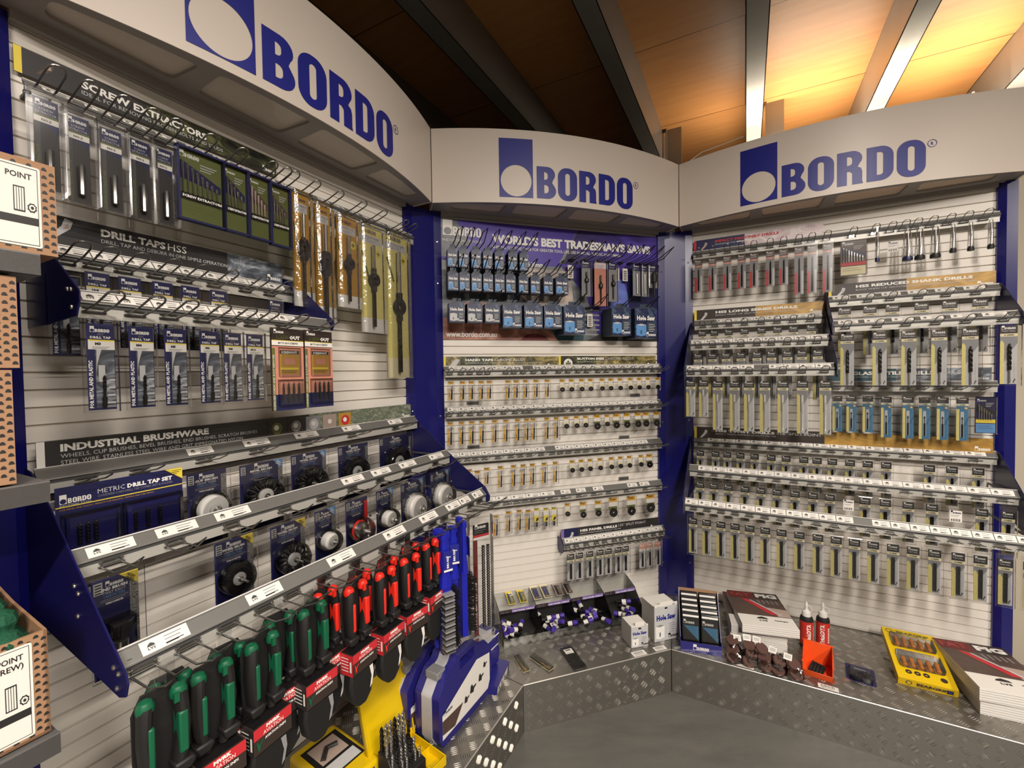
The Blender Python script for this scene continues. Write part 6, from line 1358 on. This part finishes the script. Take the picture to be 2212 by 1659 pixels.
# orange bin
root = empty('parts_bin', 3, .532, .40, H, 'small orange plastic parts bin in front of the bottles', 'bin', rz=-.12); b = MB(); t = .0025; w_ = .095; hw = w_/2; L0, L1 = -.055, .055; hf, hb = .028, .082
sd = [(L0, .0), (L1-.01, .0), (L1, hb), (L0+.02, hb-.002), (L0-.01, hf)]
b.prism(sd, 'x', -hw, -hw+t, ORBIN); b.prism(sd, 'x', hw-t, hw, ORBIN); b.prism([(L1-.01, 0), (L1, hb), (L1-t, hb), (L1-.01-t, 0)], 'x', -hw, hw, ORBIN); b.prism([(L0, 0), (L0+t, 0), (L0-.01+t, hf), (L0-.01, hf)], 'x', -hw, hw, ORBIN); b.box(-hw, hw, L0, L1-.01, 0, t, ORBIN)
b.box(-hw-.003, hw+.003, L1-.002, L1+.004, hb-.006, hb, ORBIN); b.box(-hw-.003, -hw, L0, L1, hb*.6, hb*.6+.005, ORBIN); b.box(hw, hw+.003, L0, L1, hb*.6, hb*.6+.005, ORBIN); bevel(b.build('tray', root), .0008, 1)
b = MB(); 
for i in range(4): b.box(-.022+i*.011, -.013+i*.011, -.022, .022, .006, .016, RUB)
b.box(-.024, .024, -.020, .020, .003, .010, RUB); o = b.build('rubber_tool'); put(o, 3, .530, .405, H+.004, rz=-.5, rx=.5); bevel(o, .001, 1); tag(o, 'black ribbed rubber piece lying in the orange bin', 'tool')
# blister pack lying flat
root = empty('blister_pack', 3, .672, .355, H, 'flat blue carded blister pack of black bits, right of the orange bin', 'blister pack', rz=-.12); b = MB(); b.poly([], 0, NAVYP) if 0 else None
b.prism(rr(-.045, -.055, .045, .055, .008, .008, .008, .008, 4), 'z', 0, .001, NAVYP); b.box(-.018, .018, .030, .036, .001, .0014, LGREY); b.build('card', root); b = MB(); b.prism(rr(-.036, -.050, .036, .020, .012, .012, .012, .012, 4), 'z', .001, .018, CLEAR); b.build('blister', root)
for x, y in ((-.020, -.018), (.014, -.010), (.020, -.032), (-.012, -.038)): b = MB(); b.tube([(x, y-.008, .008), (x+.004, y+.012, .010)], [.007, .005], BSTEEL, 8); b.build('bit', root)
# yellow screwdriver box
root = empty('screwdriver_set', 3, .866, .348, H, 'yellow BEARGRIP screwdriver set box with clear windows, leaning back', 'screwdriver set', rz=0, rx=.27); w_ = .165; l = .245; th = .030; hw = w_/2
b = MB(); b.box(-hw, hw, 0, l, 0, th, YCASE)
def Rz(x0, y0, x1, y1, e, m): b.add([(x0, y0, th+e), (x1, y0, th+e), (x1, y1, th+e), (x0, y1, th+e)], [(0, 1, 2, 3)], m)
def Tz(t_, x, y, h_, w2, m, bold=.04): vs, fs, wd = text_mesh(t_, bold, 2); b.add([(x+a*w2/wd, y+c*h_, th+.0008) for a, c in vs], fs, m)
def Cz(x, y, r_, m, e): b.add([(x+r_*math.cos(a*PI/8), y+r_*math.sin(a*PI/8), th+e) for a in range(16)], [tuple(range(16))], m)
Tz('BEARGRIP', -.038, l-.022, .012, .100, OLIVE); Cz(-.062, l-.015, .010, OLIVE, .0005); Cz(-.062, l-.015, .007, YCASE, .0009); Tz('SCREWDRIVERS', -.052, .132, .007, .105, OLIVE)
WIN = [rr(-.066, .150, .066, .212, .008, .008, .008, .008, 4), rr(-.066, .052, .066, .126, .012, .012, .008, .008, 4)]
for P in WIN: b.add([(x, y, th+.0006) for x, y in P], [tuple(range(len(P)))], MAROON)
for i, x in enumerate((-.045, -.020, .005)): Cz(x, .035, .0095, BROWN, .0006); Tz('+', x-.004, .031, .007, .008, YCASE)
Cz(.052, .030, .010, BROWN, .0006)
b.text('BEARGRIP', -.030, .009, .012, BROWN, -.0008, w=.085, bold=.05); b.rect(.052, .006, .070, .022, -.0008, NAVYP); P = [(-.052+.009*math.cos(a*PI/8), .015+.009*math.sin(a*PI/8)) for a in range(16)]; b.poly(P, -.0006, BROWN); b.poly([(x*.7-.0156, z*.7+.0045) for x, z in P], -.001, YCASE); b.rect(-.030, .005, .010, .0065, -.0008, BROWN)
b.build('carton', root, False)
for j in range(2):
    for i in range(5):
        b = MB(); x = -.048+i*.024; y0 = .158 if j else .060; b.lathe([(.003, 0), (.008, .004), (.0065, .020), (.009, .034), (.005, .042), (.0015, .044), (.0015, .050)], (x, y0, th+.002), (0, 1, 0), mat('amber_handle', (196, 120, 44), .25, coat=.6), 10); b.build('screwdriver', root)
b = MB()
for P in WIN: b.prism(P, 'z', th+.001, th+.013, CLEAR)
b.build('window', root)
# blue and grey tool cases
def tool_case(lab, u, dep, tags=True):
    root = empty('tool_case', 1, u, dep, H, lab, 'tool case', 'blue and white tool cases', rz=-.02); L_, Hh, D_ = .33, .29, .098
    out = [(-L_/2+.02, 0), (L_/2-.02, 0), (L_/2, .04), (L_/2, .19), (L_/2-.05, .25), (.075, .262), (.06, .285), (-.06, .285), (-.075, .262), (-L_/2+.05, .25), (-L_/2, .19), (-L_/2, .04)]
    inn = [(-.045, .225), (.045, .225), (.045, .265), (-.045, .265)]
    def shell(nm, s, y0, y1, m):
        b = MB(); sc_ = lambda P: [((x)*s, (z-.14)*s+.14) for x, z in P]; vs, fs = poly_fill([sc_(out), inn]); O2 = sc_(out)
        b.add([(x, y0, z) for x, z in vs], fs, m); b.add([(x, y1, z) for x, z in vs], [f[::-1] for f in fs], m)
        for P, r_ in ((O2, 0), (inn, 1)): n = len(P); b.add([(x, y0, z) for x, z in P]+[(x, y1, z) for x, z in P], [((i, n+i, n+(i+1) % n, (i+1) % n) if r_ == 0 else (i, (i+1) % n, n+(i+1) % n, n+i)) for i in range(n)], m)
        o = b.build(nm, root); bevel(o, .007, 3); return o
    root.scale = (.92, 1, .86)
    shell('front_shell', 1, -D_/2, -.010, CASEB); shell('back_shell', .995, .010, D_/2, CASEB); shell('middle_band', 1.012, -.020, .020, CASEG)
    b = MB(); y = -D_/2-.0012; b.poly([(-.150, .03), (.135, .03), (.150, .06), (.150, .175), (.06, .200), (-.150, .12)], y, PAPER); b.poly([(-.150, .05), (-.08, .035), (-.03, .09), (-.150, .10)], y-.0005, MAROON); b.logo(-.140, .135-.02, .045, NAVYP, y-.0006, seg=1)
    for x, z, r_ in ((-.01, .085, .014), (.03, .10, .018), (.085, .11, .016), (.115, .145, .012)): b.poly([(x-r_, z-r_*.5), (x+r_*.3, z-r_*.9), (x+r_*.5, z-r_*.2), (x+r_*1.3, z+r_*.1), (x+r_*1.2, z+r_*.5), (x+r_*.2, z+r_*.4), (x-r_*.2, z+r_*1.2), (x-r_*.7, z+r_)], y-.0008, CHAR)
    b.build('side_label', root, False)
    for x in (-.12, .10): b = MB(); b.box(x-.022, x+.022, -.028, .022, .235, .262, GREYP); bevel(b.build('latch', root), .003, 2)
    b = MB(); b.box(-.052, .052, -.024, .018, .284, .2935, CASEG); bevel(b.build('handle', root), .004, 2)
    b = MB(); b.box(-.05, .05, -.019, .013, .294, .2945, NAVYP); b.box(-.02, .02, -.012, .0, .2945, .295, PAPER); b.build('top_label', root, False)
tool_case('blue tool case with light grey band, in front beside the tread plate edge', .955, .372); tool_case('blue tool case with light grey band, standing behind the front one', .935, .262)
# yellow drill index
root = empty('drill_index_case', 1, .705, .37, H, 'open yellow drill index case with black holder of many drill bits', 'drill case', rz=-.15)
b = MB(); t = .003; b.box(-.075, .085, -.08, .075, 0, t, YCASE)
for bx in ((-.075, -.072, -.08, .075), (.082, .085, -.08, .075), (-.075, .085, -.08, -.077), (-.075, .085, .072, .075)): b.box(*bx, 0, .030, YCASE)
b.box(.03, .033, -.077, .072, 0, .024, YCASE); b.box(.033, .082, -.01, -.007, 0, .024, YCASE); bevel(b.build('tray', root), .002, 2)
b = MB(); b.prism([(.070, .026), (.078, .026), (.135, .235), (.125, .240)], 'x', -.078, .088, YCASE); b.prism([(.062, .03), (.078, .026), (.135, .235), (.120, .240)], 'x', -.078, -.074, YCASE); b.prism([(.062, .03), (.078, .026), (.135, .235), (.120, .240)], 'x', .084, .088, YCASE); b.prism([(.112, .17), (.1105, .17), (.1185, .2), (.12, .2)], 'x', -.05, .06, PAPER); b.build('lid', root)
b = MB(); b.prism([(-.055, .004), (.045, .004), (.045, .085), (.0, .080), (-.02, .055), (-.055, .050)], 'x', -.066, .028, RUB); bevel(b.build('holder', root), .003, 2)
rnd = random.Random(5)
for j in range(4):
    for i in range(6):
        b = MB(); x = -.058+i*.0155; y = .035-j*.024; zb = (.082, .078, .056, .050)[j]; hh = (.075, .065, .045, .035)[j]; twist(b, x, y, zb+hh, zb-.004, (.0062, .0052, .0042, .0034)[j], CHROME if (i+j) % 3 else BSTEEL, 2.2, 8, .5, .9); b.build('drill_bit', root)
root = empty('drill_index_case', 1, .60, .19, H, 'second yellow drill case, closed, with black and white label', 'drill case', rz=-.1); b = MB(); b.box(-.075, .075, -.115, .115, 0, .058, YCASE); bevel(b.build('shell', root), .012, 3); b = MB(); b.box(-.055, .060, -.060, .085, .058, .0592, BLACK); b.box(-.048, .052, -.055, -.015, .0592, .0596, LGREY); b.box(-.040, .045, -.005, .075, .0592, .0596, TAN); b.tube([(-.03, .01, .0605), (.0, .04, .0605), (.03, .03, .0605)], .008, CHAR, 6); b.build('paper_label', root, False); b = MB(); b.prism([(-.117, .02), (-.1145, .02), (-.1145, .045), (-.117, .045)], 'x', -.05, .05, CASEB); b.build('latch', root)
# bagged blue holders near the corner
root = empty('saw_blade_carton', 1, 1.155, .40, H, 'navy and white carton with round saw blade picture, lying at the platform corner', 'carton', rz=.2, rx=.1); b = MB(); b.box(-.075, .075, -.04, .06, 0, .035, CASEB); b.rect(-.070, .004, .055, .030, -.0406, PAPER)
for i, x in enumerate((-.05, -.02, .015)): b.poly([(x+.010*math.cos(a*PI/5)*(1 if a % 2 else .5), .016+.010*math.sin(a*PI/5)*(1 if a % 2 else .5)) for a in range(10)], -.041, CHAR)
b.build('carton', root, False)
root = empty('saw_blade_pack', 1, 1.150, .365, H+.05, 'navy moulded pack with white top and round saw blade window near the corner', 'blade pack', rz=-.15); b = MB(); b.prism([(-.065, -.012), (.06, -.012), (.07, .03), (.062, .07), (.068, .11), (.03, .14), (-.05, .14), (-.07, .10)], 'y', -.025, .035, CASEB); bevel(b.build('shell', root), .008, 3); b = MB(); b.prism([(-.045, .105), (.025, .105), (.035, .138), (-.04, .142)], 'y', -.034, .03, CASEG); bevel(b.build('top_cover', root), .005, 2)
b = MB(); n = 36; P = [(-.028+.026*(1 if a % 2 else .9)*math.cos(2*PI*a/n), .050+.030*(1 if a % 2 else .9)*math.sin(2*PI*a/n)) for a in range(n)]; b.poly(P, -.0262, PLASTW); P = [(-.028+.006*math.cos(2*PI*a/12), .050+.006*math.sin(2*PI*a/12)) for a in range(12)]; b.poly(P, -.0267, CHAR); b.build('saw_blade', root, False)
b = MB(); b.tube([(-.045, -.026, .095), (.06, -.026, .105)], .002, PLASTW, 6); b.tube([(.0, -.026, .060), (.055, -.026, .065)], .0015, PLASTW, 6); b.build('piping', root)
# black moulded pouch at bottom
b = MB(); b.prism([(-.035, 0), (.035, 0), (.045, .05), (.045, .14), (.03, .165), (-.01, .17), (-.035, .14)], 'y', -.03, .03, RUB); o = b.build('black_tool_pouch'); bevel(o, .01, 3); put(o, 1, .36, .40, H, rz=-.2); tag(o, 'black tool pouch with white label standing under the green snips', 'pouch')
b = MB(); b.rect(-.02, .04, .02, .085, -.0308, PAPER); b.build('paper_label', o, False)

# ------------------------------------------------------------------ poster of the middle bay
b = MB(); w_, h = 1.105, .531
b.box(0, w_, 0, .003, 0, h, CHAR)
R = lambda x0, z0, x1, z1, e, m: b.rect(x0*w_, z0*h, x1*w_, z1*h, -e, m)
Pp = lambda P, e, m: b.poly([(x*w_, z*h) for x, z in P], -e, m)
BEIGE = noisy_mat('print_beige_glow', (150, 138, 134), (206, 188, 174), 3)
PDK = noisy_mat('print_violet_dark', (34, 26, 70), (86, 66, 170), 2.5)
BRKP = noisy_mat('print_brick_glow', (128, 78, 66), (196, 134, 112), 6)
GRYP2 = noisy_mat('print_pewter', (74, 80, 88), (128, 132, 134), 5)
R(0, 0, 1, 1, .0005, GRYP2); Pp([(.06, 1), (.60, 1), (.50, .66), (.0, .62), (.0, .74), (.13, .80)], .0008, PURP); Pp([(.60, 1), (1, 1), (1, .0), (.70, .0), (.64, .40), (.52, .66)], .0008, PDK)
Pp([(.33, .64), (.56, .62), (.58, .28), (.40, .26), (.33, .40)], .0011, BEIGE); R(0, .58, .33, .66, .0010, LGREY); Pp([(0, 0), (.50, 0), (.40, .26), (.12, .33), (0, .22)], .0012, BRKP); R(0, .18, .07, .34, .0014, GRYP2)
Pp([(.50, .0), (.62, .0), (.64, .18), (.56, .34), (.48, .30), (.46, .12)], .0014, TEALD)
for i in range(7): q = .50+i*.011; Pp([(q, .33), (q+.008, .34), (q+.010, .22-.01*i), (q+.002, .2-.01*i)], .0018, LGREY)
for i in range(6): Pp([(.60, .05+i*.045), (.70, .045+i*.045), (.70, .06+i*.045), (.60, .07+i*.045)], .0016, GREYP)
Pp([(.80+.05*math.cos(a*PI/10), .32+.26*math.sin(a*PI/10)) for a in range(20)], .0013, noisy_mat('print_blue_glow', (70, 84, 170), (120, 140, 220), 4))
Pp([(.83, .70), (1, .62), (1, .3), (.86, .2)], .0015, NAVYP); Pp([(.64, 0), (1, 0), (1, .10), (.7, .06)], .0017, CHAR)
b.add([(0.0, -.0016, .66*h), (.63*w_, -.0016, .66*h), (1.0*w_, -.0016, .60*h), (1.0*w_, -.0016, .615*h), (.63*w_, -.0016, .685*h), (0, -.0016, .69*h)], [(0, 1, 2, 3, 4, 5)], PURP)
R(0, .70, .11, 1, .0012, CHAR) if 0 else R(0, .68, .07, 1, .0012, GRYP2)
# mark and words
b.rect(.012, h-.072, .055, h-.004, -.003, WHITE); b.poly([(.0335+.017*math.cos(a*PI/12), h-.053+.016*math.sin(a*PI/12)) for a in range(24)], -.0034, GREYP)
b.logo(.057, h-.072, .128, WHITE, -.003, mark=False, seg=5, ht=.040); b.text('INDUSTRIAL TOOLS', .012, h-.098, .012, WHITE, -.003, w=.172)
b.text("WORLD'S BEST TRADESMAN'S SAWS", .235, h-.092, .042, WHITE, -.003, w=.830, bold=.05, res=4); b.text('BI-METAL CUTTING EDGE FOR GREATER TOOL LIFE. USE IN METAL, PLASTIC AND TIMBER', .235, h-.116, .014, WHITE, -.003, w=.66, bold=.01, rot=-.0)
b.text('14-30mm', .395, h-.190, .024, WHITE, -.003, w=.085, bold=.03); 
for i, t_ in enumerate(('diameter saws', 'require a small', 'threaded arbor')): b.text(t_, .395, h-.212-i*.018, .012, WHITE, -.003, w=.078)
b.text('www.bordo.com.au', .018, .012, .026, WHITE, -.003, w=.232, bold=.03, res=4)
Pp([(.33, .0), (.36, .05), (.40, .06), (.44, .04), (.46, .0)], .0018, DKRED)
o = b.build('saw_poster', smooth=False); put(o, 2, .046, .006, 1.507); tag(o, "large purple WORLD'S BEST TRADESMAN'S SAWS poster behind the hole saws", 'poster')
# grey shelf clips in slat grooves
for i, (k, u, z, lab) in enumerate(((2, .18, 1.222, 'small grey clip in the slats left, under the first tap row'), (2, 1.02, 1.232, 'small grey clip in the slats right, under the first die row'), (2, .18, 1.022, 'small grey clip in the slats left, under the second tap row'), (2, .955, 1.022, 'small grey clip in the slats right, under the second die row'), (2, .95, .813, 'small grey clip in the slats right, under the third die row'))):
    b = MB(); b.box(-.028, .028, -.003, .003, -.008, .008, STEEL); b.box(-.024, .024, -.006, -.003, -.003, .003, DARKG); o = b.build('slat_clip', smooth=False); put(o, k, u, .002, z); tag(o, lab, 'clip')
